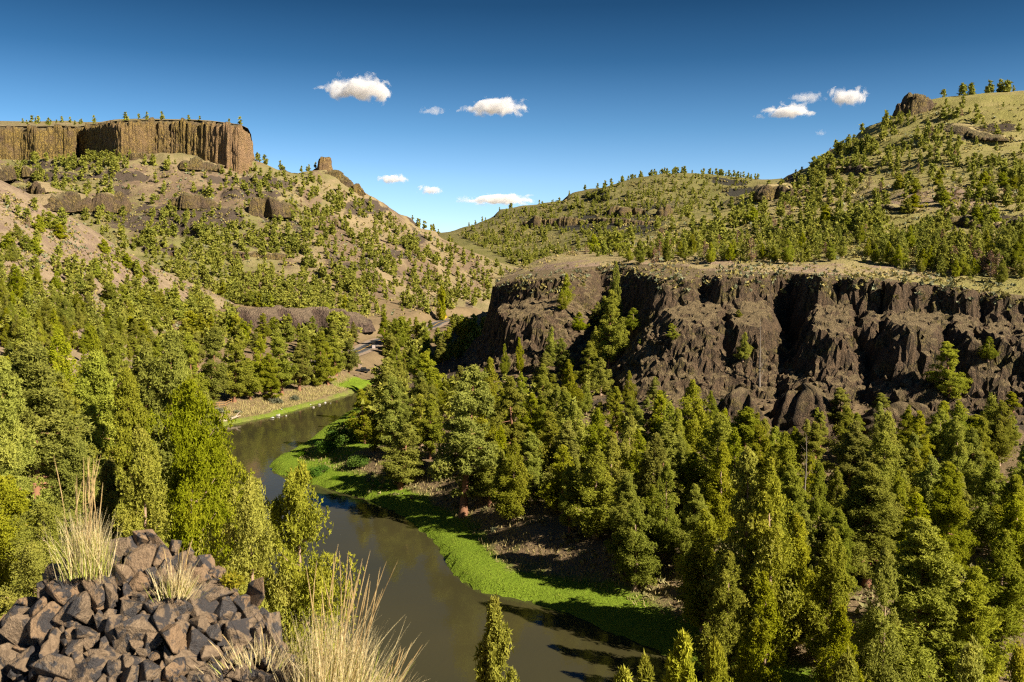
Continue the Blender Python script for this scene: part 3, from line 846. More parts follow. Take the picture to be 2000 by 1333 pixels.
outcrop("basalt_outcrop", [(430, 492, 497), (470, 486, 500), (520, 488, 502), (560, 496, 502)], "low dark ledge among junipers on the lower butte slope", colw=2.0, seed=18, group=G2, lobes=[(0.3, 0.1, 3, 0), (0.7, 0.15, 3, 0)])
outcrop("basalt_outcrop", [(470, 530, 536), (510, 526, 540), (545, 533, 541)], "lowest small dark ledge on the butte slope above the road", colw=2.0, seed=19, group=G2, lobes=[(0.5, 0.2, 4, 0)])
outcrop("rock_slab", [(440, 628, 636), (465, 600, 642), (500, 598, 644), (540, 596, 645), (580, 600, 646), (620, 598, 646), (655, 604, 644), (690, 610, 640), (720, 622, 636)], "wide brown smooth rock slabs at the butte's foot behind the river trees", 'slab', colw=5.0, lobes=[(0.18, 0.09, 9, 0), (0.38, 0.09, 11, 0), (0.56, 0.07, 10, 0), (0.75, 0.1, 9, 0)], batter=0.5, amp=0.6, seed=20, cat='rock slab', back=20, inset=10)
G3 = "dark rock ledges across the far hill"
outcrop("rock_ledge", [(1020, 432, 438), (1050, 420, 440), (1090, 421, 440), (1125, 423, 439), (1150, 430, 437)], "long dark rock ledge crossing the far hill's middle, left of its paler columns", colw=3.0, amp=1.6, seed=31, group=G3, cat='rock ledge', lobes=[(0.3, 0.1, 5, 0), (0.7, 0.15, 5, 0)])
outcrop("rock_ledge", [(1150, 426, 432), (1180, 424, 435), (1215, 424, 436), (1260, 428, 438), (1285, 434, 439)], "dark rock ledge just under the paler columns on the far hill", colw=3.0, amp=1.6, seed=32, group=G3, cat='rock ledge')
outcrop("rock_ledge", [(1186, 410, 416), (1200, 398, 418), (1220, 395, 419), (1240, 400, 418), (1262, 406, 417)], "cluster of pointed brown rock columns midway up the far hill", colw=3.4, amp=2.0, seed=33, group=G3, cat='rock ledge', lobes=[(0.2, 0.1, 8, 0), (0.5, 0.12, 10, 0), (0.8, 0.1, 7, 0)])
outcrop("rock_ledge", [(1284, 412, 418), (1294, 398, 420), (1306, 396, 420), (1314, 410, 418)], "separate small brown rock tooth right of the far hill's pointed columns", colw=3.0, amp=1.6, seed=34, group=G3, cat='rock ledge', lobes=[(0.5, 0.3, 8, 0)])
G4 = "dark rock ledges on the right hillside"
outcrop("basalt_outcrop", [(1830, 420, 424), (1860, 412, 430), (1900, 418, 440), (1940, 420, 446), (1990, 424, 446), (2040, 420, 444)], "dark ragged basalt ledge crossing the right hillside under a bare pinkish patch", colw=1.6, amp=1.0, seed=41, group=G4, lobes=[(0.2, 0.08, 3, 0), (0.4, 0.1, 4, 0), (0.62, 0.1, 4, 0), (0.85, 0.1, 4, 0)], back=8)
outcrop("basalt_outcrop", [(1860, 240, 246), (1885, 238, 258), (1920, 252, 266), (1950, 258, 270), (1975, 264, 270)], "dark slanting rock patch high on the right hill below its bare summit", colw=2.0, seed=42, group=G4, batter=0.7, lobes=[(0.3, 0.2, 5, 0), (0.7, 0.2, 5, 0)])
outcrop("basalt_outcrop", [(1486, 372, 380), (1494, 354, 384), (1515, 350, 384), (1545, 356, 380), (1560, 368, 376)], "black-faced rock knob where the right hill's skyline meets the far hill", colw=2.2, seed=43, group=G4, lobes=[(0.35, 0.25, 8, 0)], back=14)
outcrop("basalt_outcrop", [(1588, 324, 330), (1610, 316, 334), (1650, 318, 336), (1700, 324, 336)], "thin dark ledge halfway up the right hill's left ridge", colw=2.0, seed=44, group=G4)
outcrop("basalt_outcrop", [(1690, 398, 404), (1730, 396, 408), (1770, 400, 412), (1800, 408, 416)], "small dark ledge left of the ragged basalt ledge on the right hillside", colw=1.6, seed=45, group=G4, lobes=[(0.5, 0.2, 2, 0)])

def tower(name, ring, mat, label, cat, seed, rows=12, colw=1.6, jag=0.34):
    """free standing rock: ring of (x, y) round the foot, heights per angle"""
    r = np.random.default_rng(seed)
    (cx, cy_, zb, zt, rx, ry, taper, ragg) = ring
    n = 56
    a = np.linspace(0, 2 * math.pi, n, endpoint=False)
    colo = np.repeat(r.uniform(-1, 1, n // 4), 4)
    V = []
    for i in range(rows):
        t = i / (rows - 1)
        k = 1 + taper * (1 - t) + 0.07 * colo + fbm(a * 3, np.full(n, t * 5.0 + seed), 1.1, 3) * jag
        if i == rows - 1: k = k * 0.8
        z = zb + (zt - zb) * t + (colo * ragg if t > 0.7 else 0) * t
        V.append(np.stack([cx + rx * k * np.cos(a), cy_ + ry * k * np.sin(a), np.broadcast_to(z, a.shape)], -1))
    V = np.concatenate(V)
    i = np.arange(n); j = (i + 1) % n
    F = np.concatenate([np.stack([i + q * n, j + q * n, j + (q + 1) * n, i + (q + 1) * n], -1) for q in range(rows - 1)])
    V = np.vstack([V, [[cx, cy_, zt + 0.2]]])
    Ft = np.stack([i + (rows - 1) * n, j + (rows - 1) * n, np.full(n, len(V) - 1)], -1)
    o = mesh_obj(name, V, [F, Ft], M[mat]); set_mask(o, np.tile([0.45, 0, 0], (len(V), 1)))
    if label: tag(o, label, cat)
    return o
b0 = at(634, 333, 850); t0 = at(634, 308, 850)
pin = tower("rock_pinnacle", (b0[0], 851, b0[2] - 3, t0[2], 5.4, 5.4, 0.42, 0.5), 'rim', "square rock pinnacle standing alone on the butte's sloping skyline", "rock pinnacle", 5)
for q_, (ox, oy, zt_, rx_) in enumerate([(4, -3, -1.5, 11), (14, -4, -7.5, 9), (-11, -2, -4.5, 6)]):
    c_ = tower("crag_base", (b0[0] + ox, 851 + oy, b0[2] - 22, b0[2] + zt_, rx_, rx_ * 0.8, 1.1, 1.6), 'crop', None, None, 300 + q_, jag=0.7); c_.parent = pin
outcrop("basalt_outcrop", [(690, 364, 372), (698, 356, 376), (704, 362, 380), (712, 376, 384)], "small brown rock knob on the skyline slope right of the pinnacle", 'rim', seed=51, cat='rock outcrop', inset=-2)
# summit crag of the right hill
b0 = hit([1790], [222], 400)[0]; t0 = at(1788, 187, b0[1])
crag = tower("summit_crag", (b0[0], b0[1] + 3, b0[2] - 8, t0[2], 5.2, 6.0, 1.0, 2.6), 'crop', "dark castle-like rock crag on the right hill's summit", "rock crag", 61, jag=0.8)
for q_, (ox, oy, dz_, rx_) in enumerate([(-7.5, 1, -5.5, 3.6), (6.5, 0, -1.5, 3.8), (11.5, 0, -5.0, 3.4), (-3.5, -3, -3.0, 2.6), (2.5, -4, -4.5, 2.8)]):
    c_ = tower("spire", (b0[0] + ox, b0[1] + 3 + oy, b0[2] - 10, t0[2] + dz_, rx_, rx_, 1.1, 1.6), 'crop', None, None, 62 + q_, jag=0.8); c_.parent = crag
# rocks standing out of the talus below the right cliff
G5 = "basalt knobs below the right cliff"
outcrop("basalt_outcrop", [(1236, 800, 826), (1246, 776, 834), (1270, 766, 838), (1290, 776, 838), (1302, 806, 832)], "greyish rounded basalt knob low under the wide shaded alcove", 'cliff', colw=1.0, lobes=[(0.5, 0.4, 2.5, 0)], batter=0.3, seed=71, cat='rock outcrop', group=G5, rough=0.65, rows=14, back=8, amp=0.5, back_dz=-2.5)
outcrop("basalt_outcrop", [(1396, 800, 850), (1404, 760, 856), (1430, 746, 858), (1462, 748, 858), (1484, 772, 856), (1492, 812, 850)], "large rounded basalt knob with a shaded left side, rising from the treetops below the cliff", 'cliff', colw=1.0, lobes=[(0.55, 0.42, 4, 0)], batter=0.3, seed=72, cat='rock outcrop', group=G5, rough=0.65, rows=14, back=9, amp=0.5, back_dz=-2.5)
outcrop("basalt_outcrop", [(1520, 770, 830), (1530, 744, 840), (1565, 736, 846), (1600, 740, 846), (1632, 752, 840), (1650, 790, 830)], "broad basalt knob below the largest black recess of the cliff", 'cliff', colw=1.1, lobes=[(0.5, 0.4, 4, 0)], batter=0.35, seed=73, cat='rock outcrop', group=G5, rough=0.65, rows=14, back=9, amp=0.5, back_dz=-2.5)
outcrop("basalt_outcrop", [(1690, 792, 830), (1712, 778, 838), (1760, 776, 838), (1800, 784, 832), (1815, 806, 826)], "low dark basalt shelf right of the broad knob below the cliff", 'cliff', colw=1.1, lobes=[(0.5, 0.4, 3, 0)], batter=0.4, seed=74, cat='rock outcrop', group=G5, rough=0.65, rows=14, back=7, amp=0.5, back_dz=-2.0)

# ------------------------------------------------------------------ trees
BARK = simple_mat("pine_bark", (0.21, 0.105, 0.06), 0.9, 0.4, 2.5)
BARKJ = simple_mat("juniper_bark", (0.26, 0.18, 0.125), 0.9, 0.4, 2.5)
DEADW = simple_mat("bare_grey_wood", (0.15, 0.13, 0.11), 0.9, 0.25, 2.5)
FJ = foliage_mat("juniper_foliage", (0.258, 0.275, 0.040), (0.372, 0.362, 0.054), (0.46, 0.42, 0.08), 0.48)
FP = foliage_mat("pine_foliage", (0.25, 0.268, 0.045), (0.36, 0.352, 0.058), (0.45, 0.415, 0.082), 0.48)
FD = foliage_mat("dead_foliage", (0.20, 0.115, 0.075), (0.27, 0.175, 0.12), (0.16, 0.13, 0.07), 0.15)
FW = foliage_mat("willow_foliage", (0.06, 0.135, 0.012), (0.13, 0.21, 0.02), (0.17, 0.24, 0.03), 0.35)
FS = foliage_mat("sage_foliage", (0.12, 0.13, 0.08), (0.17, 0.175, 0.11), (0.10, 0.115, 0.06), 0.1)

def unit(v): return v / (np.linalg.norm(v, axis=-1, keepdims=True) + 1e-9)

def tube(path, rad, k=6):
    path = np.asarray(path, float); n = len(path)
    T = unit(np.gradient(path, axis=0))
    A = unit(np.cross(T, np.where(np.abs(T[:, 2:]) > 0.9, [[1.0, 0, 0]], [[0, 0, 1.0]])))
    B = np.cross(T, A)
    a = np.linspace(0, 2 * math.pi, k, endpoint=False)
    V = (path[:, None] + np.asarray(rad)[:, None, None] * (A[:, None] * np.cos(a)[None, :, None] + B[:, None] * np.sin(a)[None, :, None])).reshape(-1, 3)
    i = np.arange(k); j = (i + 1) % k
    F = np.concatenate([np.stack([i + q * k, j + q * k, j + (q + 1) * k, i + (q + 1) * k], -1) for q in range(n - 1)])
    return V, F

def tufts(C, D, size, width, r, per=3, spread=0.75, up=0.25):
    """small leaf sprays: `per` pointed blades from each centre"""
    n = len(C)
    C = np.repeat(C, per, 0); D = np.repeat(D, per, 0)
    nrm = unit(D + r.normal(0, spread * 0.75, (n * per, 3)))
    d = unit(np.cross(nrm, r.normal(0, 1, (n * per, 3))) + D * 0.45 + [0, 0, up])
    s = size * r.uniform(0.6, 1.35, (n * per, 1))
    side = unit(np.cross(nrm, d)) * (width * r.uniform(0.7, 1.3, (n * per, 1)))
    V = np.stack([C - side * 0.5, C + side * 0.5, C + d * s], 1).reshape(-1, 3)
    F = np.arange(n * per * 3).reshape(-1, 3)
    return V, F

def make_crown(kind, seed, nbr, clumps, per_clump, tsize, twidth, per=3):
    """unit tree: height 1; returns crown V,F and trunk V,F (x,y in units of height)"""
    r = np.random.default_rng(seed)
    lean = r.normal(0, 0.012, 2)
    CV, CD, TV, TF = [], [], [], []
    base = {'F': 0.0, 'J': 0.05, 'W': 0.04, 'P': r.uniform(0.07, 0.17), 'Y': 0.03}[kind]
    Rmax = {'F': 0.25, 'J': 0.195, 'W': 0.29, 'P': 0.175, 'Y': 0.155}[kind]
    ph = r.uniform(0, 6.28)
    lob_a = r.uniform(0.8, 1.2, 24)
    def prof(t, az):
        if kind in 'JW':
            p = (1 - t) ** (0.82 if kind == 'J' else 0.66) * np.minimum(1, 0.5 + t * 4.0)
        elif kind == 'F':
            p = (1 - t) ** 0.7 * np.minimum(1, 0.8 + t * 2)
        elif kind == 'Y':
            p = (1 - t) ** 0.85 * np.minimum(1, 0.5 + t * 3)
        else:
            p = (1 - t) ** 0.74 * np.minimum(1, 0.4 + t * 2.6)
        return Rmax * p * (1 + 0.22 * np.sin(az * 2 + ph + t * 9) + 0.15 * np.sin(az * 3 - t * 17 + ph))
    # leaders
    leaders = [(0, 0, 1.0)]
    if kind in 'JWF' and r.random() < 0.75:
        for q in range({'F': 1, 'W': r.integers(1, 3)}.get(kind, r.integers(2, 5))):
            a = r.uniform(0, 6.28); leaders.append((math.cos(a) * Rmax * 0.45, math.sin(a) * Rmax * 0.45, r.uniform(0.62, 0.9)))
    zz = np.linspace(0, 0.97, 9)
    trunk_r = {'F': 0.022, 'J': 0.020, 'W': 0.026, 'P': 0.019, 'Y': 0.014}[kind]
    path = np.stack([lean[0] * zz * 2 + 0.006 * np.sin(zz * 9 + ph), lean[1] * zz * 2 + 0.006 * np.cos(zz * 7 + ph), zz], -1)
    path[0, 2] = -0.03
    v, f = tube(path, trunk_r * (1 - zz * 0.93) * np.where(zz < 0.03, 1.5, 1.0), 7)
    TV.append(v); TF.append(f); off = len(v)
    for b in range(nbr):
        t = r.uniform(0, 1) ** (1.15 if kind != 'P' else 1.0)
        if kind == 'P':                                     # whorls leave gaps
            t = (round(t * 13) + r.normal(0, 0.30)) / 13; t = min(max(t, 0), 0.985)
        az = r.uniform(0, 2 * math.pi)
        lx, ly, lh = leaders[r.integers(0, len(leaders))] if r.random() < 0.55 else leaders[0]
        h = base + (lh - base) * t
        R = prof(np.array(t), az) * lob_a[int(az / 6.2832 * 8) % 8 + 8 * int(t * 2.99)] * r.uniform(0.62, 1.15) * (1.0 if lh == 1 else 0.62)
        R = float(R) + 0.008
        rise = {'F': 0.5, 'J': 0.75, 'W': 0.5, 'P': 0.12, 'Y': 0.9}[kind] * R * (1 if kind != 'P' else (t * 2.2 - 0.5))
        o0 = np.array([lean[0] * h * 2 + lx * min(1, t + .35), lean[1] * h * 2 + ly * min(1, t + .35), h])
        tip = o0 + np.array([math.cos(az) * R, math.sin(az) * R, rise])
        midp = (o0 + tip) / 2 + np.array([0, 0, -0.12 * R])
        if b % 3 == 0 or kind == 'P':
            sp = np.array([0, 0.5, 1.0])
            pts = np.stack([o0, midp, tip])
            pts[0, :2] = [lean[0] * h * 2, lean[1] * h * 2]; pts[0, 2] = h - (0.05 if lx or ly else 0)
            v, f = tube(pts, np.array([0.48, 0.32, 0.08]) * trunk_r * (1.05 - t), 4)
            TV.append(v); TF.append(f + off); off += len(v)
        nc = max(2, int(clumps * (0.5 + R / Rmax)))
        u = np.linspace({'P': 0.42, 'F': 0.25}.get(kind, 0.36), 1.0, nc) + r.normal(0, 0.04, nc)
        cl = o0 + (tip - o0) * u[:, None] + np.outer(4 * u * (1 - u), [0, 0, -0.10 * R])
        cl += r.normal(0, 0.10 * R, cl.shape)
        crad = (R * 0.17 + Rmax * 0.075) * r.uniform(0.6, 1.4, nc) + 0.006
        for c, cr in zip(cl, crad):
            m = max(3, int(per_clump * (0.5 + cr / (Rmax * 0.2)) * 0.6))
            d = unit(r.normal(0, 1, (m, 3)) + np.array([math.cos(az) * 0.5, math.sin(az) * 0.5, 0.35]))
            q_ = r.uniform(0.3, 1.0, (m, 1)); zs = {'P': 0.95, 'W': 1.0, 'J': 1.35, 'Y': 1.35, 'F': 1.3}[kind]
            e_ = d * (cr * q_) * [1, 1, zs]
            if kind != 'P': e_[:, :2] *= np.clip(1.15 - 0.55 * e_[:, 2:] / (cr * zs), 0.3, 1.5)
            CV.append(c + e_); CD.append(d)
    for lx, ly, lh in leaders:                              # pointed tops
        m = per_clump * (4 if kind != 'F' else 1)
        q = r.uniform(0, 1, m)
        a = r.uniform(0, 6.28, m)
        rr = 0.028 * (1 - q) ** 0.7 + 0.004
        CV.append(np.stack([lean[0] * 2 * lh + lx + rr * np.cos(a), lean[1] * 2 * lh + ly + rr * np.sin(a), lh - 0.11 + 0.11 * q], -1))
        CD.append(unit(np.stack([np.cos(a), np.sin(a), np.full(m, 1.2)], -1)))
    C = np.concatenate(CV); D = np.concatenate(CD)
    V, F = tufts(C, D, tsize, twidth, r, per)
    return V, F, np.concatenate(TV), np.concatenate(TF)

PROTO = {}
def proto(key, kind, seed, *a, fol=None, bark=None):
    cv, cf, tv, tf = make_crown(kind, seed, *a)
    m1 = bpy.data.meshes.new("crown"); fill_mesh(m1, cv, cf); m1.materials.append(fol)
    m2 = bpy.data.meshes.new("trunk"); fill_mesh(m2, tv, tf, True); m2.materials.append(bark)
    w = np.percentile(np.hypot(cv[:, 0], cv[:, 1]), 97) * 2
    PROTO.setdefault(key, []).append((m1, m2, w))
for k in range(3): proto('J_near', 'W' if k else 'J', 100 + k, 150, 4, 54, 0.0120, 0.0058, 6, fol=FJ, bark=BARKJ)
for k in range(2): proto('Y_near', 'Y', 110 + k, 130, 4, 30, 0.019, 0.0095, 6, fol=FJ, bark=BARKJ)
for k in range(4): proto('J_mid', 'J', 120 + k, 90, 4, 38, 0.0150, 0.0078, 6, fol=FJ, bark=BARKJ)
for k in range(1): proto('P_near', 'P', 130 + k, 140, 4, 58, 0.0120, 0.0055, 6, fol=FP, bark=BARK)
for k in range(4): proto('P_mid', 'P', 140 + k, 85, 4, 36, 0.0150, 0.0075, 6, fol=FP, bark=BARK)
for k in range(4): proto('J_far', 'F', 160 + k, 60, 3, 14, 0.050, 0.036, 4, fol=FJ, bark=BARKJ)
for k in range(2): proto('D_far', 'J', 170 + k, 36, 3, 4, 0.05, 0.022, 2, fol=FD, bark=DEADW)
for k in range(2): proto('S_mid', 'J', 180 + k, 44, 2, 1, 0.03, 0.003, 1, fol=FD, bark=DEADW)

TREES = []      # dict(x,y,z,h,w,kind,lod,seed,label)
def add_tree(x, y, z, h, kind, w=None, hand=False, label=None, group=None):
    TREES.append(dict(x=float(x), y=float(y), z=float(z), h=float(h), kind=kind, w=w, hand=hand, label=label, group=group))

def tip_tree(px, py, Y, wpx, kind, label=None):
    """tree whose top is seen at (px, py), standing on the ground at distance Y"""
    P = at(px, py, Y); z = float(ground_z(P[0], P[1]))
    h = P[2] - z
    if h < 1.2: h = 1.2
    add_tree(P[0], P[1], z - 0.05, h, kind, wpx / FPX * Y if wpx else None, True, label)

# trees that can be recognised one by one: (px, py of the top, distance, width in px, kind, label)
HAND = [
 (905, 714, 152, 125, 'P', "tallest full pine on the right bank, centre of the picture, above the grassy river bend"),
 (1002, 735, 166, 92, 'P', "slender pine with bare red lower trunk just right of the tallest centre pine"),
 (782, 832, 171, 96, 'P', "small open-crowned pine leaning over the grassy bank at the river bend"),
 (745, 700, 205, 78, 'P', "dark pine hiding the river's upstream bend, on the right bank"),
 (822, 688, 222, 80, 'P', "pine behind and left of the tallest centre pine"),
 (712, 760, 196, 60, 'P', None), (770, 735, 185, 70, 'P', None), (840, 770, 180, 60, 'P', None), (1055, 712, 188, 62, 'P', None), (960, 700, 200, 50, 'J', None),
 (1115, 705, 200, 46, 'J', None), (1120, 790, 158, 80, 'J', None), (1165, 800, 150, 70, 'J', None), (1058, 790, 168, 50, 'J', None),
 (1192, 568, 232, 66, 'P', "tall pine standing in the gully between the two dark cliffs"),
 (1236, 602, 236, 40, 'J', "lone narrow tree against the black shadowed cliff wall, centre right"),
 (1314, 632, 212, 62, 'P', "blue-green pine on the ledge in front of the black alcove"),
 (1106, 536, 272, 28, 'J', "upper of two junipers on the brown slope left of the shadowed alcove"),
 (1098, 572, 266, 26, 'J', "lower of two junipers on the brown slope left of the shadowed alcove"),
 (1200, 515, 262, 30, 'J', None), (1015, 660, 250, 22, 'J', "small narrow tree in front of the left cliff's black face"), (985, 672, 250, 20, 'J', None),
 (1148, 668, 222, 52, 'P', None), (1175, 700, 215, 46, 'J', None), (1228, 725, 200, 30, 'J', None), (1160, 640, 240, 34, 'J', None), (1130, 610, 262, 30, 'J', None), (1075, 640, 252, 30, 'J', None), (1140, 560, 285, 24, 'J', None), (1165, 590, 275, 30, 'P', None), (1215, 650, 232, 34, 'J', None), (1100, 660, 245, 40, 'P', None), (1060, 690, 230, 44, 'P', None), (1250, 690, 222, 30, 'J', None),
 (1443, 605, 216, 30, 'J', None), (1452, 650, 205, 30, 'J', None),
 (1860, 668, 180, 76, 'P', "bushy pine in front of the big sunlit buttress on the right"),
 (1932, 658, 182, 34, 'J', "narrow green tree right of the bushy pine on the cliff talus"),
 (1270, 852, 128, 105, 'J', "broad pointed juniper over the dark bank at lower centre right"), (1228, 815, 148, 70, 'J', None), (1200, 850, 138, 60, 'J', None),
 (1350, 745, 160, 80, 'J', None), (1392, 768, 160, 48, 'J', None), (1325, 800, 150, 60, 'J', None), (1440, 840, 128, 70, 'J', None), (1415, 800, 145, 56, 'J', None), (1300, 905, 120, 70, 'J', None),
 (1465, 880, 98, 150, 'J', "tall twin-topped juniper with a bare orange trunk, lower right"), (1510, 905, 96, 120, 'J', None),
 (1545, 850, 122, 90, 'J', None), (1600, 905, 118, 70, 'J', None), (1640, 915, 124, 60, 'J', None), (1650, 758, 168, 70, 'P', None), (1728, 768, 172, 66, 'P', None),
 (1702, 905, 108, 150, 'P', "pine with a straight red trunk standing in a gap at lower right"), (1762, 925, 114, 60, 'J', None), (1668, 935, 110, 60, 'J', None),
 (1800, 1012, 84, 210, 'P', "largest light green pine in the bottom right corner"), (1730, 1080, 80, 120, 'J', None), (1900, 1110, 82, 130, 'P', None),
 (1905, 808, 150, 84, 'P', None), (1845, 785, 160, 70, 'J', None), (1790, 880, 130, 70, 'J', None), (1935, 900, 118, 100, 'J', None), (1980, 765, 172, 70, 'P', None), (1850, 930, 112, 70, 'J', None), (1985, 930, 112, 90, 'P', None), (1960, 1040, 92, 110, 'J', None),
 (1380, 1000, 104, 110, 'J', None), (1420, 1080, 92, 120, 'J', None), (1560, 1010, 98, 110, 'J', None), (1620, 1040, 94, 100, 'J', None), (1500, 1130, 84, 110, 'J', None), (1640, 1190, 78, 120, 'J', None),
 # near hillside
 (970, 1183, 25, 84, 'Y', "small pointed juniper at the bottom edge, alone in front of the river"),
 (1335, 1238, 31, 90, 'Y', "small juniper top at the bottom edge where the river leaves the picture"),
 (1218, 1306, 27, 34, 'Y', "tiny juniper tip at the bottom edge in front of the river's last bend"),
 (1268, 1296, 30, 60, 'Y', None), (1410, 1275, 36, 90, 'J', None), (1640, 1300, 44, 40, 'J', None), (1880, 1286, 44, 60, 'J', None), (1985, 1290, 50, 70, 'J', None),
 (352, 756, 42, 215, 'W', "big golden-green spreading juniper left of the river, behind the rock pile"),
 (418, 880, 44, 90, 'W', "lower right shoulder juniper against the water, beside the big spreading one"),
 (285, 850, 40, 130, 'J', None), (395, 790, 50, 90, 'J', None),
 (566, 926, 31, 205, 'W', "pointed juniper against the river, right behind the rock pile"),
 (486, 950, 30, 150, 'W', "shorter juniper touching the left side of the pointed one behind the rock pile"),
 (60, 672, 60, 190, 'P', "large pale green pine at the picture's left edge"), (8, 700, 56, 120, 'P', None),
 (190, 690, 78, 125, 'P', "full pine between the left edge pine and the big spreading juniper"), (242, 722, 74, 90, 'P', None), (128, 745, 66, 110, 'P', None),
 (20, 930, 44, 150, 'J', "dense dark juniper at the left edge above the rock pile"), (95, 985, 40, 120, 'J', None), (215, 905, 46, 110, 'J', None), (150, 860, 52, 110, 'P', None), (60, 1060, 30, 130, 'J', None),
 (318, 648, 150, 92, 'P', "tall pine left of the river trees, above the spreading juniper's left side"), (278, 672, 150, 70, 'P', None), (352, 665, 158, 60, 'P', None),
 (412, 640, 262, 74, 'P', "dark tall pine at the left end of the riverside row"), (455, 662, 268, 64, 'P', None), (486, 700, 274, 50, 'P', None), (505, 655, 284, 46, 'P', None), (548, 652, 286, 60, 'P', None), (583, 668, 295, 50, 'P', None), (622, 648, 308, 50, 'P', None), (590, 640, 322, 44, 'P', None),
 (655, 645, 324, 44, 'P', None), (680, 660, 336, 38, 'P', "last pine of the riverside row beside the visible road"), (640, 668, 312, 40, 'P', None), (530, 690, 278, 46, 'P', None),
 (230, 655, 190, 60, 'P', None), (180, 640, 190, 60, 'J', None), (110, 640, 180, 60, 'J', None), (50, 625, 190, 56, 'J', None), (375, 650, 255, 60, 'P', None),
 (750, 610, 420, 26, 'P', None), (775, 622, 400, 26, 'P', "tall pine right of the visible stretch of road"), (862, 560, 560, 20, 'J', "single tall dark juniper standing above the far road bend"),
]
for hnd in HAND: tip_tree(*hnd)

# windows through which the road, cars and river edge stay in sight: (x0, y0, x1, y1, distance of what is seen)
WINDOWS = [(698, 657, 743, 692, 420), (848, 617, 880, 636, 560), (690, 712, 722, 750, 345), (415, 772, 455, 836, 236), (424, 760, 700, 870, 320), (440, 840, 700, 960, 230), (112, 688, 138, 722, 150), (935, 560, 1010, 640, 265), (1195, 590, 1300, 700, 230), (1500, 560, 1850, 735, 190), (1290, 540, 1500, 650, 210)]
def blocks_window(x, y, z, h):
    t = project((x, y, z + h)); b = project((x, y, z)); w = 0.3 * h / y * FPX / 2
    for x0, y0, x1, y1, D in WINDOWS:
        if y < D + 3 and t[0] + w > x0 and t[0] - w < x1 and t[1] < y1 and b[1] > y0: return True
    return False

def dart(n, gen, mind, tries=12):
    pts = [(t['x'], t['y']) for t in TREES if t['y'] < 620]
    out = []
    cell = {}
    def key(x, y): return (int(x // mind), int(y // mind))
    for p in pts: cell.setdefault(key(*p), []).append(p)
    for k in range(n * tries):
        if len(out) >= n: break
        x, y = gen()
        kx, ky = key(x, y)
        if any((x - q[0]) ** 2 + (y - q[1]) ** 2 < mind * mind for i in (-1, 0, 1) for j in (-1, 0, 1) for q in cell.get((kx + i, ky + j), ())): continue
        cell.setdefault((kx, ky), []).append((x, y)); out.append((x, y))
    return np.array(out)

def river_d(P, bank):
    return seg_dist(P[:, 0], P[:, 1], bank)[0]
def fill_wood(n, box, mind, hmin, hmax, test, pk):
    g = lambda: (rng.uniform(box[0], box[1]), rng.uniform(box[2], box[3]))
    P = dart(n, g, mind)
    if not len(P): return
    z = ground_z(P[:, 0], P[:, 1])
    inr = inside(P[:, 0], P[:, 1], RIVER)
    dR = river_d(P, right_bank); dL = river_d(P, left_bank); rd = seg_dist(P[:, 0], P[:, 1], ROAD)[0]
    for (x, y), zz, i, a, b, c in zip(P, z, inr, dR, dL, rd):
        if i or zz < 0.6 or c < 7 or not test(x, y, a, b): continue
        px_ = 1000 + FPX * x / y
        if px_ < -150 or px_ > 2150: continue
        h = rng.uniform(hmin, hmax) * (0.75 + 0.5 * rng.random()) * (0.55 if rng.random() < 0.15 else 1)
        lim = np.interp(px_, [0, 420, 700, 705, 900, 1050, 1300, 1400, 1550, 2000], [655, 640, 640, 680, 715, 715, 720, 770, 790, 770]) + rng.uniform(0, 50)
        if y < 130 and px_ < 450: lim = max(lim, 705) + rng.uniform(0, 90)
        if y > 300 and px_ > 690: lim = min(lim, 655 + rng.uniform(0, 30))
        if y > 380: lim = min(lim, 610 + rng.uniform(0, 30))
        dz = rays(px_, lim)[2] * y + CAMZ - zz
        h = min(h, dz)
        if h < 4.5: continue
        if blocks_window(x, y, zz, h): continue
        add_tree(x, y, zz - 0.05, h, 'P' if rng.random() < pk else 'J')
e2d = lambda x, y: float(side_dist(np.array([x]), np.array([y]), E2)[0])
# right bank forest
fill_wood(1100, (-70, 125, 84, 330), 3.4, 8, 15, lambda x, y, a, b: a < b and a > (11 if y < 185 else 9) + 3 * math.sin(x * .3) and e2d(x, y) > 9, 0.45)
fill_wood(150, (-60, 60, 300, 470), 5, 8, 14, lambda x, y, a, b: a < b and a > 6 and e2d(x, y) > 6, 0.6)
# left bank, behind the river row and up to the road
fill_wood(420, (-200, -20, 205, 430), 4.2, 9, 16, lambda x, y, a, b: b < a and b > 9, 0.6)
fill_wood(260, (-170, -28, 60, 205), 5, 9, 15, lambda x, y, a, b: b < a and b > 5 and 1000 + FPX * x / y < 430, 0.5)
fill_wood(190, (-150, 30, 400, 590), 5.5, 7, 12, lambda x, y, a, b: True, 0.6)

fill_wood(260, (-75, 45, 360, 575), 4.6, 7, 12, lambda x, y, a, b: e2d(x, y) > 5 and 735 < 1000 + FPX * x / y < 960, 0.6)
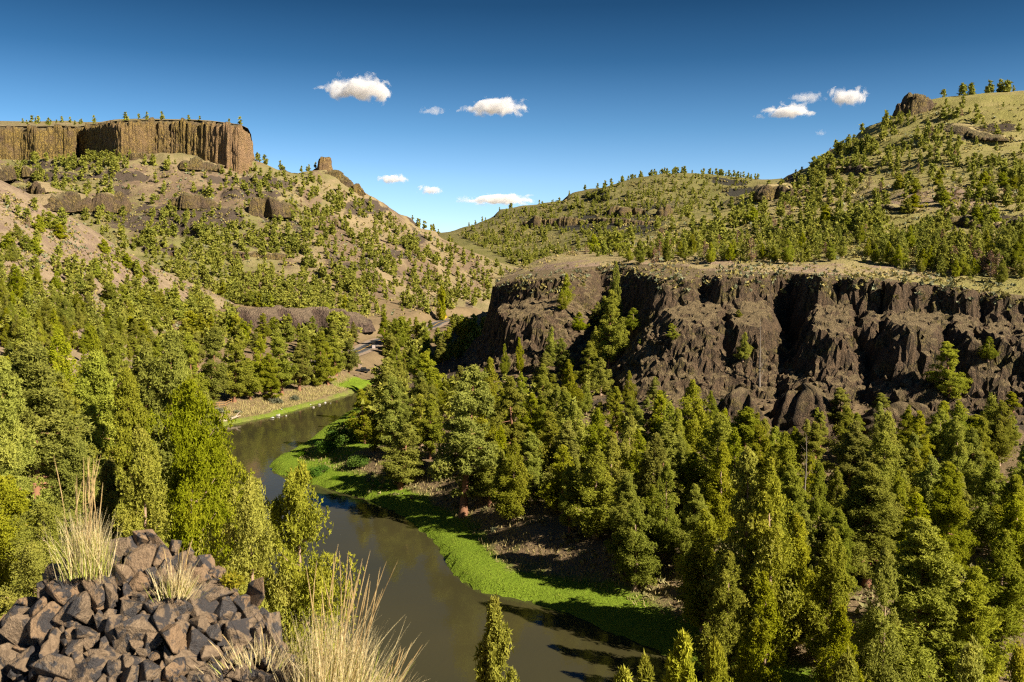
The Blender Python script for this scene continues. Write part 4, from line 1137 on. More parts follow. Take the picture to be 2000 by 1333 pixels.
# hillsides: (polygon in picture coordinates, how many, height range, share of dead trees, falloff)
def scatter(poly, n, h0, h1, dead=0.0, sel=None, ymin=15, seed=1):
    r = np.random.default_rng(seed)
    poly = np.array(poly, float)
    lo, hi = poly.min(0), poly.max(0)
    q = r.uniform(lo, hi, (n * 8, 2))
    q = q[inside(q[:, 0], q[:, 1], poly)]
    clus = fbm(q[:, 0], q[:, 1] * 1.6, 70, 3) * 1.8 + 0.6
    q = q[r.random(len(q)) < np.clip(clus, 0.08, 1)]
    if sel is not None: q = q[r.random(len(q)) < sel(q[:, 0], q[:, 1])]
    q = q[:n]
    P = hit(q[:, 0], q[:, 1], ymin)
    for (px_, py_), p in zip(q, P):
        if np.isnan(p[0]): continue
        h = h0 + (h1 - h0) * r.random() ** 1.4
        if blocks_window(p[0], p[1], p[2], h): continue
        if seg_dist(np.array([p[0]]), np.array([p[1]]), ROAD)[0][0] < 7: continue
        add_tree(p[0], p[1], p[2] - 0.1, h, 'D' if r.random() < dead else 'J')
scatter([(-20, 375), (100, 425), (200, 480), (300, 545), (470, 610), (480, 650), (-20, 650)], 330, 3.0, 7.2, 0.02, lambda x, y: 0.3 + 0.7 * sstep(y, 440, 600), 150, 21)
scatter([(-20, 560), (200, 580), (400, 610), (480, 630), (480, 690), (-20, 700)], 190, 4.5, 10, 0.03, None, 120, 28)
scatter([(0, 310), (230, 300), (440, 335), (520, 335), (600, 345), (740, 410), (880, 490), (1010, 530), (960, 590), (860, 615), (480, 635), (300, 520), (100, 400), (0, 350)], 1500, 3.6, 8.2, 0.02,
        lambda x, y: np.clip(0.9 - 0.8 * ell(x, y, 340, 350, 110, 35) - 0.5 * ell(x, y, 330, 430, 90, 22), 0.1, 1), 480, 22)
scatter([(150, 300), (225, 300), (260, 330), (150, 360), (100, 345)], 34, 5, 10, 0, None, 480, 27)
scatter([(895, 460), (1000, 412), (1100, 392), (1200, 362), (1300, 340), (1480, 350), (1400, 400), (1200, 480), (1030, 530)], 1000, 3.6, 7.2, 0, lambda x, y: 0.4 + 0.6 * sstep(y, 345, 480), 760, 23)
scatter([(1050, 500), (1200, 470), (1400, 405), (1500, 365), (1600, 315), (1750, 222), (1840, 210), (2000, 205), (2000, 560), (1850, 545), (1700, 520), (1500, 512), (1300, 508)], 1000, 2.8, 7.0, 0.06,
        lambda x, y: np.clip(1.0 - 0.85 * ell(x, y, 1790, 205, 50, 40) - 0.75 * ell(x, y, 1930, 260, 150, 60) - 0.12 * (1 - sstep(y, 260, 460)) - 0.6 * ell(x, y, 1780, 385, 160, 20) + 0.0 * x, 0.08, 1), 205, 24)
scatter([(1490, 375), (1600, 318), (1700, 255), (1760, 222), (1790, 235), (1700, 300), (1560, 390)], 90, 3.5, 7.0, 0, None, 300, 25)
scatter([(1180, 520), (1300, 470), (1500, 460), (1700, 470), (2000, 470), (2000, 570), (1850, 530), (1500, 515)], 150, 3.5, 8.0, 0.16, None, 205, 26)
# skyline trees on the rim plateau and hill tops
for px_ in list(rng.uniform(-10, 190, 15)) + [243, 268, 283, 313, 366, 388, 445, 470]:
    k = np.interp(px_, RIM[:, 0][:19], np.arange(19)); i = int(k); f = k - i
    a = rt[i] * (1 - f) + rt[min(i + 1, 18)] * f; c = bk[i] * (1 - f) + bk[min(i + 1, 18)] * f
    u = rng.uniform(0.03, 0.8) if px_ < 200 else 0.03
    p = a * (1 - u) + c * u
    add_tree(p[0], p[1] + 4, p[2] - 0.2, rng.uniform(3.5, 7.5), 'J')
for px_ in list(rng.uniform(1200, 1480, 60)) + list(rng.uniform(900, 1200, 14)):
    d = rays(px_, 400); ys_ = np.arange(1150, 1420, 4.0); zz = F_far.sample(d[0] * ys_, ys_); ang = (zz - CAMZ) / ys_; j = ang.argmax()
    add_tree(d[0] * ys_[j], ys_[j], zz[j] - 0.2, rng.uniform(4, 9), 'J')
for px_ in list(rng.uniform(1830, 2000, 16)) + list(rng.uniform(500, 620, 10)) + list(rng.uniform(800, 900, 10)):
    d = rays(px_, 300); ys_ = np.arange(520, 1000, 3.0); zz = ground_z(d[0] * ys_, ys_); ang = (zz - CAMZ) / ys_; j = ang.argmax()
    add_tree(d[0] * ys_[j], ys_[j], zz[j] - 0.2, rng.uniform(3.5, 8), 'J')

# which trees show, and how large: paint them far to near on a small grid
SC = 0.4
W_, H_ = int(PW * SC), int(PH * SC)
buf = np.full((H_, W_), -1, int)
order = sorted(range(len(TREES)), key=lambda i: -TREES[i]['y'])
for i in order:
    t = TREES[i]
    tx, ty, _ = project((t['x'], t['y'], t['z'] + t['h'])); bx, by, _ = project((t['x'], t['y'], t['z']))
    wpx = (t['w'] or 0.3 * t['h']) / t['y'] * FPX
    y0, y1 = int(max(0, ty * SC)), int(min(H_ - 1, by * SC))
    for yy in range(y0, y1 + 1):
        f = (yy / SC - ty) / max(1, by - ty); hw = wpx * 0.5 * min(1, 1.6 * f ** 0.7) * (1 if f < 0.85 else 0.35)
        xa, xb = int(max(0, (tx - hw) * SC)), int(min(W_ - 1, (tx + hw) * SC))
        if xb >= xa: buf[yy, xa:xb + 1] = i
vis = np.bincount(buf[buf >= 0], minlength=len(TREES))
# land in front hides some of them
for i, t in enumerate(TREES):
    top = np.array([t['x'], t['y'], t['z'] + t['h'] * 0.8]); s_ = np.linspace(0.1, 0.97, 60)
    q = np.array([0, 0, CAMZ]) + (top - [0, 0, CAMZ]) * s_[:, None]
    if (ground_z(q[:, 0], q[:, 1]) > q[:, 2] + 0.3).any() and not t['hand']: vis[i] = 0
    t['vis'] = int(vis[i])

KINDS_ = {'J': 'juniper', 'W': 'juniper', 'Y': 'juniper', 'P': 'pine', 'D': 'dead'}
for kk in ('juniper', 'pine', 'dead'):
    L = sorted([t for t in TREES if KINDS_[t['kind']] == kk], key=lambda t: (-10 ** 6 if t['hand'] and t['vis'] > 0 else 0) - t['vis'])
    for n_, t in enumerate(L): t['own'] = n_ < 295 and t['vis'] >= (6 if t['hand'] else 10)

# labels: how it looks, where it stands, and its place among the like ones there
def zone(t):
    px_, py_, _ = project((t['x'], t['y'], t['z'] + t['h'] * 0.6)); y = t['y']
    x = t['x']
    if y < 57: return "on the near slope behind the rock pile" if px_ < 800 else "on the near slope at the bottom edge"
    P = np.array([[x, y]]); a, b = river_d(P, right_bank)[0], river_d(P, left_bank)[0]
    if y > 1050 and x > -150: return "on the far hill"
    if y > 745: return "on the rimrock plateau" if t['z'] > 155 and px_ < 495 else ("on the butte's upper slope" if px_ < 560 else "on the butte's right flank")
    if x < 0 or y > 480 and px_ < 1040:
        if F_talus.sample(np.array(x), np.array(y)) > t['z'] - 1 and py_ < 640: return "on the near talus slope, upper part" if py_ < 510 else "on the near talus slope, lower part"
        if y > 500: return "on the butte's lower slope" if t['z'] > 14 else "in the wood by the far road"
        if b < a:
            return "in the riverside row left of the river" if b < 25 and y > 205 else ("in the wood left of the river" if y > 130 else "in the near wood at the left")
        return "in the right-bank wood upstream"
    if e2d(x, y) < 0:
        if t['z'] < 50 and y < 330: return "along the plateau edge above the dark cliff"
        return "low on the right hillside" if py_ > 455 else ("halfway up the right hillside" if py_ > 340 else "high on the right hillside")
    if e2d(x, y) < 22: return "on the talus under the dark cliff"
    return "in the right-bank wood nearest the river" if a < 22 else "in the right-bank wood behind the bank"
ORD = "first second third fourth fifth sixth seventh eighth ninth tenth eleventh twelfth thirteenth fourteenth fifteenth sixteenth seventeenth eighteenth nineteenth twentieth".split()
def ordinal(k):
    if k < 20: return ORD[k]
    tens = ["twenty", "thirty", "forty", "fifty", "sixty", "seventy", "eighty", "ninety"][(k + 1) // 10 - 2]; u = (k + 1) % 10
    return {"twenty": "twentieth", "thirty": "thirtieth"}.get(tens, tens[:-1] + "ieth") if u == 0 else tens + "-" + ORD[u - 1]
own = [t for t in TREES if t['own']]
cells = {}
for t in own:
    if t['label']: t['zone'] = None; continue
    t['zone'] = zone(t)
    nm = {'juniper': 'juniper', 'pine': 'pine', 'dead': 'reddish dead tree'}[KINDS_[t['kind']]]
    cells.setdefault((nm, t['zone']), []).append(t)
for (nm, zn), L in cells.items():
    hs = sorted(t['h'] for t in L)
    for t in L:
        n3 = len(hs) // 3
        t['size'] = 'middling' if len(L) < 9 else ('short' if t['h'] <= hs[n3] else ('tall' if t['h'] >= hs[-n3 - 1] else 'middling'))
        if len(L) < 9: t['size'] = 'green' if nm != 'reddish dead tree' else ''
    for sz in set(t['size'] for t in L):
        S_ = sorted([t for t in L if t['size'] == sz], key=lambda t: project((t['x'], t['y'], t['z']))[0])
        for k, t in enumerate(S_):
            core = (sz + ' ' + nm).strip()
            pos = "only" if len(S_) == 1 else (ordinal(k) + " from left among" if 0 < k < len(S_) - 1 else ("leftmost" if k == 0 else "rightmost"))
            if pos == "only": t['label'] = core + " standing " + zn + ", the only such one"
            elif "among" in pos: t['label'] = core + " " + zn + ", " + ordinal(k) + " from left"
            else: t['label'] = core + " " + zn + ", " + pos + " there"
GRP = {'juniper': 'junipers on the slopes and banks', 'pine': 'pines along the river', 'dead': 'dead trees on the slopes'}

def place_tree(t):
    d = t['y']; kd = t['kind']
    if kd == 'Y': key = 'Y_near'
    elif kd == 'W': key = 'J_near'
    elif kd == 'D': key = 'D_far'
    elif kd == 'P': key = 'P_near' if d < 125 else 'P_mid'
    else: key = 'J_near' if d < 66 else ('J_mid' if d < 330 else 'J_far')
    L = PROTO[key]; m1, m2, w = L[rng.integers(0, len(L))] if kd != 'W' else L[1 + rng.integers(0, 2)]
    if kd == 'J' and key == 'J_near': m1, m2, w = L[0] if (t['w'] and t['w'] / t['h'] < 0.36) else L[1 + rng.integers(0, 2)]
    want = t['w'] / t['h'] if t['w'] else w * rng.uniform(1.0, 1.55) * (1.15 if d > 300 else 1)
    if d < 210 and 1000 + FPX * t['x'] / d < 440 and kd != 'W': want *= 1.35
    k = min(max(want / w, 0.55), 2.4)
    nm = {'juniper': 'juniper_tree', 'pine': 'pine_tree', 'dead': 'dead_tree'}[KINDS_[kd]]
    e = empty(nm, (t['x'], t['y'], t['z']), rng.uniform(0, 6.28), (t['h'] * k, t['h'] * k, t['h']))
    tag(e, t['label'], 'tree', GRP[KINDS_[kd]])
    for me, pn in ((m2, 'trunk'), (m1, 'crown')):
        c = bpy.data.objects.new(pn, me); COL.objects.link(c); c.parent = e
for t in own: place_tree(t)

# the rest of the wood, too many and too small to single out: one mesh of leaf sprays
LOW = []
for k in range(6):
    cv, cf, tv, tf = make_crown('F', 300 + k, 12, 2, 3, 0.20, 0.17, 2)
    LOW.append((cv, cf))
MIDL = [make_crown('F', 320 + k, 30, 2, 3, 0.085, 0.07, 2)[:2] for k in range(4)]
VV, FF, o_ = [], [], 0
for t in TREES:
    if t['own'] or (t['vis'] == 0 and t['y'] < 330): continue
    cv, cf = LOW[rng.integers(0, 6)] if t['y'] > 330 else MIDL[rng.integers(0, 4)]
    a = rng.uniform(0, 6.28); ca, sa = math.cos(a), math.sin(a); wk = rng.uniform(0.9, 1.4)
    v = np.stack([(cv[:, 0] * ca - cv[:, 1] * sa) * wk, (cv[:, 0] * sa + cv[:, 1] * ca) * wk, cv[:, 2]], -1) * t['h'] + [t['x'], t['y'], t['z']]
    VV.append(v); FF.append(cf + o_); o_ += len(v)
FJ2 = foliage_mat("woodland_foliage", (0.215, 0.225, 0.035), (0.30, 0.29, 0.046), (0.37, 0.325, 0.06), 0.36, 0.06)
o = mesh_obj("hillside_woodland", np.concatenate(VV), np.concatenate(FF), FJ2)
tag(o, "far scattered junipers covering the hillsides", "woodland", kind='stuff')
print("TREES", len(TREES), "own", len(own), "stuff", len(VV), "quads", o_ // 4)

# ------------------------------------------------------------------ grass and low brush
def blades_mesh(name, P, hgt, wid, lean, mat, label, cat, seed=5):
    r = np.random.default_rng(seed); n = len(P)
    a = r.uniform(0, 6.28, n); h = hgt * r.uniform(0.5, 1.4, n); w = wid * r.uniform(0.7, 1.4, n)
    sx, sy = np.cos(a) * w, np.sin(a) * w
    lx, ly = r.normal(0, lean, n) * h, r.normal(0, lean, n) * h
    V = np.stack([P + np.stack([sx, sy, np.full(n, -0.05)], -1), P - np.stack([sx, sy, np.full(n, 0.05)], -1), P + np.stack([lx, ly, h], -1)], 1).reshape(-1, 3)
    o = mesh_obj(name, V, np.arange(3 * n).reshape(-1, 3), mat)
    return tag(o, label, cat, kind='stuff')
GG = foliage_mat("bank_grass", (0.16, 0.27, 0.012), (0.25, 0.35, 0.02), (0.33, 0.38, 0.04), 0.45, 0.25)
GD = foliage_mat("dry_grass", (0.30, 0.22, 0.10), (0.38, 0.30, 0.14), (0.24, 0.21, 0.07), 0.25, 0.3)
r5 = np.random.default_rng(55)
Q = np.stack([r5.uniform(-95, 75, 1000000), r5.uniform(62, 330, 1000000)], -1)
dR = river_d(Q, right_bank); dL = river_d(Q, left_bank); inr = inside(Q[:, 0], Q[:, 1], RIVER)
wob_ = fbm(Q[:, 0], Q[:, 1], 9, 4) * 5
onR = (~inr) & (dR < dL) & ((dR + wob_ < 7.5) | (np.hypot(Q[:, 0] - tipx - 4, Q[:, 1] - tipy - 4) + wob_ * 1.5 < 14))
onL = (~inr) & (dL <= dR) & (dL + wob_ * 0.6 < 1.6) & (Q[:, 1] > 150)
G_ = Q[onR | onL][:120000]
blades_mesh("riverbank_grass", np.column_stack([G_, ground_z(G_[:, 0], G_[:, 1])]), 0.22, 0.028, 0.5, GG, "bright green grass along the river banks", "grass", 6)
D_ = Q[(~inr) & (((dR < dL) & (dR > 6) & (dR + wob_ < 13)) )]
D_ = D_[:16000]
D_ = D_[:9000]
L_ = Q[(~inr) & (dL <= dR) & (dL > 2) & (dL + wob_ < 13) & (Q[:, 1] > 200)][:14000]
blades_mesh("straw_bank_grass", np.column_stack([L_, ground_z(L_[:, 0], L_[:, 1])]), 0.6, 0.07, 0.4, foliage_mat("straw_grass", (0.42, 0.33, 0.16), (0.52, 0.42, 0.22), (0.30, 0.32, 0.10), 0.3, 0.2), "pale straw grass on the left bank below the riverside trees", "grass", 8)
blades_mesh("dry_bank_grass", np.column_stack([D_, ground_z(D_[:, 0], D_[:, 1])]), 0.5, 0.10, 0.4, GD, "brown dry grass on the right bank behind the green strip", "grass", 7)

def brush(name, polys, mat, size, label, cat, seed, quads=7, ymin=150):
    r = np.random.default_rng(seed)
    C = []
    for poly, n in polys:
        poly = np.array(poly, float); q = r.uniform(poly.min(0), poly.max(0), (n * 3, 2)); q = q[inside(q[:, 0], q[:, 1], poly)]
        cl = fbm(q[:, 0], q[:, 1] * 2, 45, 3) * 2 + 0.6
        q = q[r.random(len(q)) < cl][:n]
        P = hit(q[:, 0], q[:, 1], ymin); C.append(P[~np.isnan(P[:, 0])])
    C = np.concatenate(C); n = len(C)
    s = size * r.uniform(0.5, 1.6, n) * (0.6 + C[:, 1] / 600)
    d = unit(r.normal(0, 1, (n * quads, 3)) + [0, 0, 0.8]); d[:, 2] = np.abs(d[:, 2])
    ctr = np.repeat(C, quads, 0) + d * np.repeat(s, quads)[:, None] * 0.35
    V, F = tufts(ctr, d, 1.0, 0.9, r, 1, 0.8, 0.2)
    V = (V.reshape(-1, 3, 3) - ctr[:, None]) * np.repeat(s, quads)[:, None, None] * 0.75 + ctr[:, None]
    o = mesh_obj(name, V.reshape(-1, 3), F, mat)
    return tag(o, label, cat, kind='stuff')
PLAT = [(960, 560), (1050, 525), (1300, 505), (1700, 520), (2000, 560), (2000, 600), (1700, 560), (1300, 560), (1000, 580)]
HILLR = [(1050, 500), (1400, 405), (1600, 318), (1800, 210), (2000, 205), (2000, 550), (1700, 515), (1300, 505)]
BUTTE = [(0, 310), (440, 335), (600, 340), (880, 480), (1010, 530), (880, 610), (480, 640), (200, 480), (0, 350)]
TALUS = [(0, 365), (200, 475), (470, 610), (480, 650), (0, 650)]
FARH = [(895, 460), (1100, 392), (1300, 340), (1480, 350), (1400, 400), (1030, 530)]
brush("sagebrush", [(PLAT, 420), (HILLR, 700), (BUTTE, 700), (TALUS, 600)], FS, 0.8, "low grey-green sagebrush scattered over plateau and slopes", "sagebrush", 81)
FB = foliage_mat("bunch_grass", (0.22, 0.20, 0.06), (0.36, 0.29, 0.12), (0.16, 0.17, 0.04), 0.15, 0.1)
brush("bunch_grass", [(PLAT, 900), (HILLR, 4200), (BUTTE, 3800), (TALUS, 2200), (FARH, 1800)], FB, 0.85, "tufts of bunch grass speckling the hillsides", "grass", 82, 4)
WOODR = [(700, 960), (800, 980), (1000, 1010), (1200, 1130), (1400, 1250), (1700, 1333), (2000, 1333), (2000, 850), (1500, 870), (1000, 760), (760, 880)]
FL = foliage_mat("undergrowth_leaves", (0.14, 0.13, 0.06), (0.25, 0.20, 0.11), (0.10, 0.13, 0.03), 0.15, 0.2)
brush("undergrowth", [(WOODR, 2600)], FL, 0.75, "dry brush and litter on the forest floor of the right bank", "undergrowth", 83, 6, 80)
# broken rock on the talus below the cliff
r6 = np.random.default_rng(61)
n = 5200
q = np.stack([r6.uniform(-20, 145, n), r6.uniform(160, 300, n)], -1)
dd = side_dist(q[:, 0], q[:, 1], E2)
q = q[(dd > 3) & (dd < 26 + 10 * r6.random(n))]
z = ground_z(q[:, 0], q[:, 1])
oct_ = np.array([(1, 0, 0), (-1, 0, 0), (0, 1, 0), (0, -1, 0), (0, 0, 1), (0, 0, -1)], float)
octF = np.array([(0, 2, 4), (2, 1, 4), (1, 3, 4), (3, 0, 4), (2, 0, 5), (1, 2, 5), (3, 1, 5), (0, 3, 5)])
k = len(q); s_ = (r6.random(k) ** 3 * 1.1 + 0.22)
V = oct_[None] * s_[:, None, None] * r6.uniform(0.5, 1.3, (k, 6, 1)) + np.column_stack([q, z])[:, None] + r6.normal(0, 0.12, (k, 6, 3)) * s_[:, None, None]
o = mesh_obj("talus_rubble", V.reshape(-1, 3), (octF[None] + np.arange(k)[:, None, None] * 6).reshape(-1, 3), M['cliff'])
tag(o, "dark broken rock lying on the talus below the basalt cliff", "rubble", kind='stuff')

# ------------------------------------------------------------------ shrubs
def shrub_mesh(seed, n, ts, tw, flat=0.8):
    r = np.random.default_rng(seed)
    nc = 16
    c = unit(r.normal(0, 1, (nc, 3))) * r.uniform(0.2, 0.75, (nc, 1)); c[:, 2] = np.abs(c[:, 2]) * flat
    d = unit(r.normal(0, 1, (n, 3)) + [0, 0, 0.3])
    C = c[r.integers(0, nc, n)] + d * r.uniform(0.15, 0.42, (n, 1))
    C[:, 2] = np.maximum(C[:, 2], 0.02)
    cv, cf = tufts(C, d, ts, tw, r, 2)
    TV, TF, o_ = [], [], 0
    for k in range(9):
        e = c[k] * 0.95; v, f = tube(np.stack([[0, 0, -0.05], e * [0.4, 0.4, 0.6], e]), [0.035, 0.025, 0.01], 4); TV.append(v); TF.append(f + o_); o_ += len(v)
    return cv, cf, np.concatenate(TV), np.concatenate(TF)
def shrub(name, px_, py_, wpx, hk, mat, seed, label, cat='shrub', group=None, n=2600, ymin=60, ts=0.10, tw=0.055):
    p = hit([px_], [py_], ymin)[0]; R_ = wpx / FPX * p[1] / 2
    e = empty(name, (p[0], p[1], p[2] - 0.05), seed * 1.3, (R_ / 0.85, R_ / 0.85, R_ / 0.85 * hk)); tag(e, label, cat, group)
    cv, cf, tv, tf = shrub_mesh(seed, n, ts, tw)
    mesh_obj("stem", tv, tf, BARKJ, e); mesh_obj("leaves", cv, cf, mat, e)
GW = "green shrubs on the grassy river bend"
shrub("willow_shrub", 668, 862, 62, 1.15, FW, 1, "largest bright green willow bush at the water's edge left of the dark pines", group=GW)
shrub("willow_shrub", 640, 880, 50, 0.9, FW, 2, "shaded green willow bush just below the largest one on the river bend", group=GW)
shrub("willow_shrub", 690, 832, 40, 1.0, FW, 3, "willow bush partly hidden behind pines at the upstream end of the bend", group=GW)
shrub("willow_shrub", 592, 890, 24, 1.0, FW, 4, "small bright bush near the tip of the grassy bend", group=GW, n=1200)
shrub("willow_shrub", 624, 928, 40, 1.0, FW, 5, "rounded yellow-green bush alone on the sunlit grass", group=GW, n=1600)
shrub("willow_shrub", 656, 938, 20, 0.9, FW, 6, "smaller bush right of the rounded one on the sunlit grass", group=GW, n=900)
shrub("willow_shrub", 700, 905, 60, 0.7, FW, 7, "low dark green bushes' largest clump under the pines at the bend", group=GW)
GS = "grey-green sagebrush by the left bank"
for k, (a, b, w_, lb) in enumerate([(430, 806, 22, "leftmost grey-green sagebrush clump beside the rail fence"), (465, 806, 16, "small sagebrush right of the driftwood log"), (538, 788, 26, "wide grey sagebrush under the middle of the riverside row"), (575, 782, 22, "grey sagebrush right of the wide one under the riverside row"), (455, 818, 14, "sagebrush directly behind the driftwood log")]):
    shrub("sagebrush_shrub", a, b, w_, 0.9, FS, 20 + k, lb, group=GS, n=700, ts=0.2, tw=0.11)
for k, (a, b, w_, lb) in enumerate([(1110, 985, 24, "pale sagebrush on the tan bank above the grass"), (965, 1040, 18, "single sagebrush at the upper edge of the green bank")]):
    shrub("sagebrush_shrub", a, b, w_, 0.9, FS, 30 + k, lb, n=700, ts=0.2, tw=0.11)

# ------------------------------------------------------------------ stones, log, fence
def hull_mesh(name, seed, n=13, sx=1.0, sy=1.0, sz=0.7, bevel=0.0, boxy=0.6):
    r = np.random.default_rng(seed)
    p = r.normal(0, 1, (n, 3)); p /= np.max(np.abs(p), axis=1, keepdims=True) ** boxy * np.linalg.norm(p, axis=1, keepdims=True) ** (1 - boxy)
    p *= r.uniform(0.82, 1.0, (n, 1)) * np.array([sx, sy, sz])
    bm = bmesh.new()
    for q in p: bm.verts.new(q)
    res = bmesh.ops.convex_hull(bm, input=bm.verts)
    bmesh.ops.delete(bm, geom=[g for g in set(res['geom_interior'] + res['geom_unused']) if isinstance(g, bmesh.types.BMVert)], context='VERTS')
    if bevel: 
        bmesh.ops.dissolve_limit(bm, angle_limit=0.30, verts=bm.verts, edges=bm.edges)
        bmesh.ops.bevel(bm, geom=list(bm.edges), offset=bevel, segments=1, profile=0.6, affect='EDGES')
        bmesh.ops.triangulate(bm, faces=bm.faces)
    me = bpy.data.meshes.new(name); bm.to_mesh(me); bm.free()
    return me
M['pale'] = simple_mat("pale_river_stone", (0.34, 0.315, 0.285), 0.85, 0.25, 2.0)
sm = [hull_mesh("river_stone", 900 + k) for k in range(4)]
for me in sm: me.materials.append(M['pale'])
stones = [(532, 816, 10, "white stone at the water's edge, first of the pale stones by the left bank"), (544, 811, 13, "largest white stone in the pale cluster at the water's edge"), (549, 805, 8, "small white stone behind the largest pale one"), (559, 811, 6, "small stone in the shallows right of the largest pale one"),
          (612, 795, 7, "white stone midway along the far bank's waterline"), (624, 790, 9, "bigger of the white stones near the upstream green strip"), (635, 786, 7, "white stone farthest upstream on the left bank"), (646, 787, 4, "tiny stone lying in the river near the upstream bend"), (606, 791, 5, "tiny pale stone on the grass by the upstream strip")]
for k, (a, b, w_, lb) in enumerate(stones):
    p = at_z(a, b, 0.25); s_ = w_ / FPX * p[1] / 2 * 0.75
    o = bpy.data.objects.new("river_stone", sm[k % 4]); COL.objects.link(o); o.location = (p[0], p[1], max(float(ground_z(p[0], p[1])), 0) + s_ * 0.3); o.scale = (s_, s_, s_); o.rotation_euler = (0, 0, k * 1.1)
    tag(o, lb, "stone", "pale stones along the left bank")
M['wood'] = simple_mat("weathered_log", (0.30, 0.24, 0.19), 0.85, 0.3, 1.5)
a = at_z(426, 826, 0.9); b = at_z(470, 812, 1.6)
e = empty("driftwood_log", tuple(a)); tag(e, "pale driftwood log lying on the left bank below the rail fence", "log")
v, f = tube(np.stack([[0, 0, 0], (b - a) * 0.35 + [0, 0, -0.1], (b - a) * 0.7, b - a]), [0.42, 0.40, 0.33, 0.12], 9); mesh_obj("stem", v, f, M['wood'], e, True)
v, f = tube(np.stack([(b - a) * 0.75, (b - a) * 0.86 + [0, 0, 0.7], (b - a) * 0.95 + [0.3, 0.2, 1.3]]), [0.2, 0.14, 0.05], 6); mesh_obj("branch", v, f, M['wood'], e, True)
v, f = tube(np.stack([[0, 0, 0.1], [-0.4, 0.5, 0.5], [-0.5, 0.7, 0.9]]), [0.3, 0.2, 0.05], 6); mesh_obj("root", v, f, M['wood'], e, True)
M['rail'] = simple_mat("orange_fence_wood", (0.36, 0.21, 0.09), 0.8, 0.2, 3.0)
def box_mesh(name, sx, sy, sz, bev=0.0):
    bm = bmesh.new(); bmesh.ops.create_cube(bm, size=1.0)
    for v in bm.verts: v.co = (v.co.x * sx, v.co.y * sy, v.co.z * sz)
    if bev: bmesh.ops.bevel(bm, geom=list(bm.edges), offset=bev, segments=2, affect='EDGES')
    me = bpy.data.meshes.new(name); bm.to_mesh(me); bm.free(); return me
def bar(name, A, B, w, mat, parent, h=None):
    A = Vector(A); B = Vector(B); d = B - A
    me = box_mesh(name, w, h or w, d.length, w * 0.12); me.materials.append(mat)
    o = bpy.data.objects.new(name, me); COL.objects.link(o); o.parent = parent
    o.matrix_local = Matrix.Translation((A + B) / 2) @ d.to_track_quat('Z', 'Y').to_matrix().to_4x4()
    return o
fp = hit([417, 429, 441, 453], [795, 793, 791.5, 790], 150)
e = empty("rail_fence", tuple(fp[1])); tag(e, "short orange wooden rail fence under trees on the left bank", "fence")
fpl = [Vector(q) - Vector(fp[1]) for q in fp]
for q in fpl: bar("post", q + Vector((0, 0, -0.2)), q + Vector((0, 0, 1.3)), 0.12, M['rail'], e)
for i in range(3):
    for hh in (0.6, 1.3): bar("rail", fpl[i] + Vector((0, -0.15, hh)), fpl[i + 1] + Vector((0, -0.15, hh)), 0.085, M['rail'], e)

# ------------------------------------------------------------------ road signs, car, shelter, tables
M['ysign'] = simple_mat("yellow_sign", (0.85, 0.42, 0.02), 0.5, 0.05, 2.0)
M['wsign'] = simple_mat("white_sign", (0.45, 0.38, 0.36), 0.5, 0.05, 2.0)
M['metal'] = simple_mat("galvanised_post", (0.35, 0.35, 0.34), 0.5, 0.1, 4.0)
M['carp'] = simple_mat("black_car_paint", (0.012, 0.013, 0.016), 0.22, 0.05, 2.0)
M['glass'] = simple_mat("dark_glass", (0.03, 0.035, 0.04), 0.08, 0.05, 2.0)
M['tyre'] = simple_mat("tyre_rubber", (0.02, 0.02, 0.02), 0.9, 0.1, 4.0)
M['cream'] = simple_mat("cream_wall", (0.26, 0.20, 0.145), 0.85, 0.1, 2.0)
M['troof'] = simple_mat("tan_roof", (0.27, 0.185, 0.12), 0.85, 0.15, 2.0)
M['table'] = simple_mat("grey_table_wood", (0.22, 0.16, 0.12), 0.85, 0.2, 3.0)
def sign(px_, py_, Y, size, mat, rot, label):
    p = at(px_, py_, Y); g0 = float(ground_z(p[0], p[1]))
    e = empty("road_sign", (p[0], p[1], g0)); tag(e, label, "sign")
    hz = max(p[2] - g0, 1.4)
    bar("post", (0, 0.05, -0.2), (0, 0.05, hz + size * 0.3), 0.1, M['metal'], e)
    me = box_mesh("panel", size, 0.03, size, 0.01); me.materials.append(mat)
    o = bpy.data.objects.new("panel", me); COL.objects.link(o); o.parent = e; o.location = (0, -0.03, hz); o.rotation_euler = (0, rot, 0)
sign(869.5, 619, 570, 1.9, M['ysign'], math.pi / 4, "yellow diamond road sign beside the far road bend")
sign(730, 681, 400, 1.4, M['wsign'], 0, "pale square sign beside the nearer visible stretch of road")

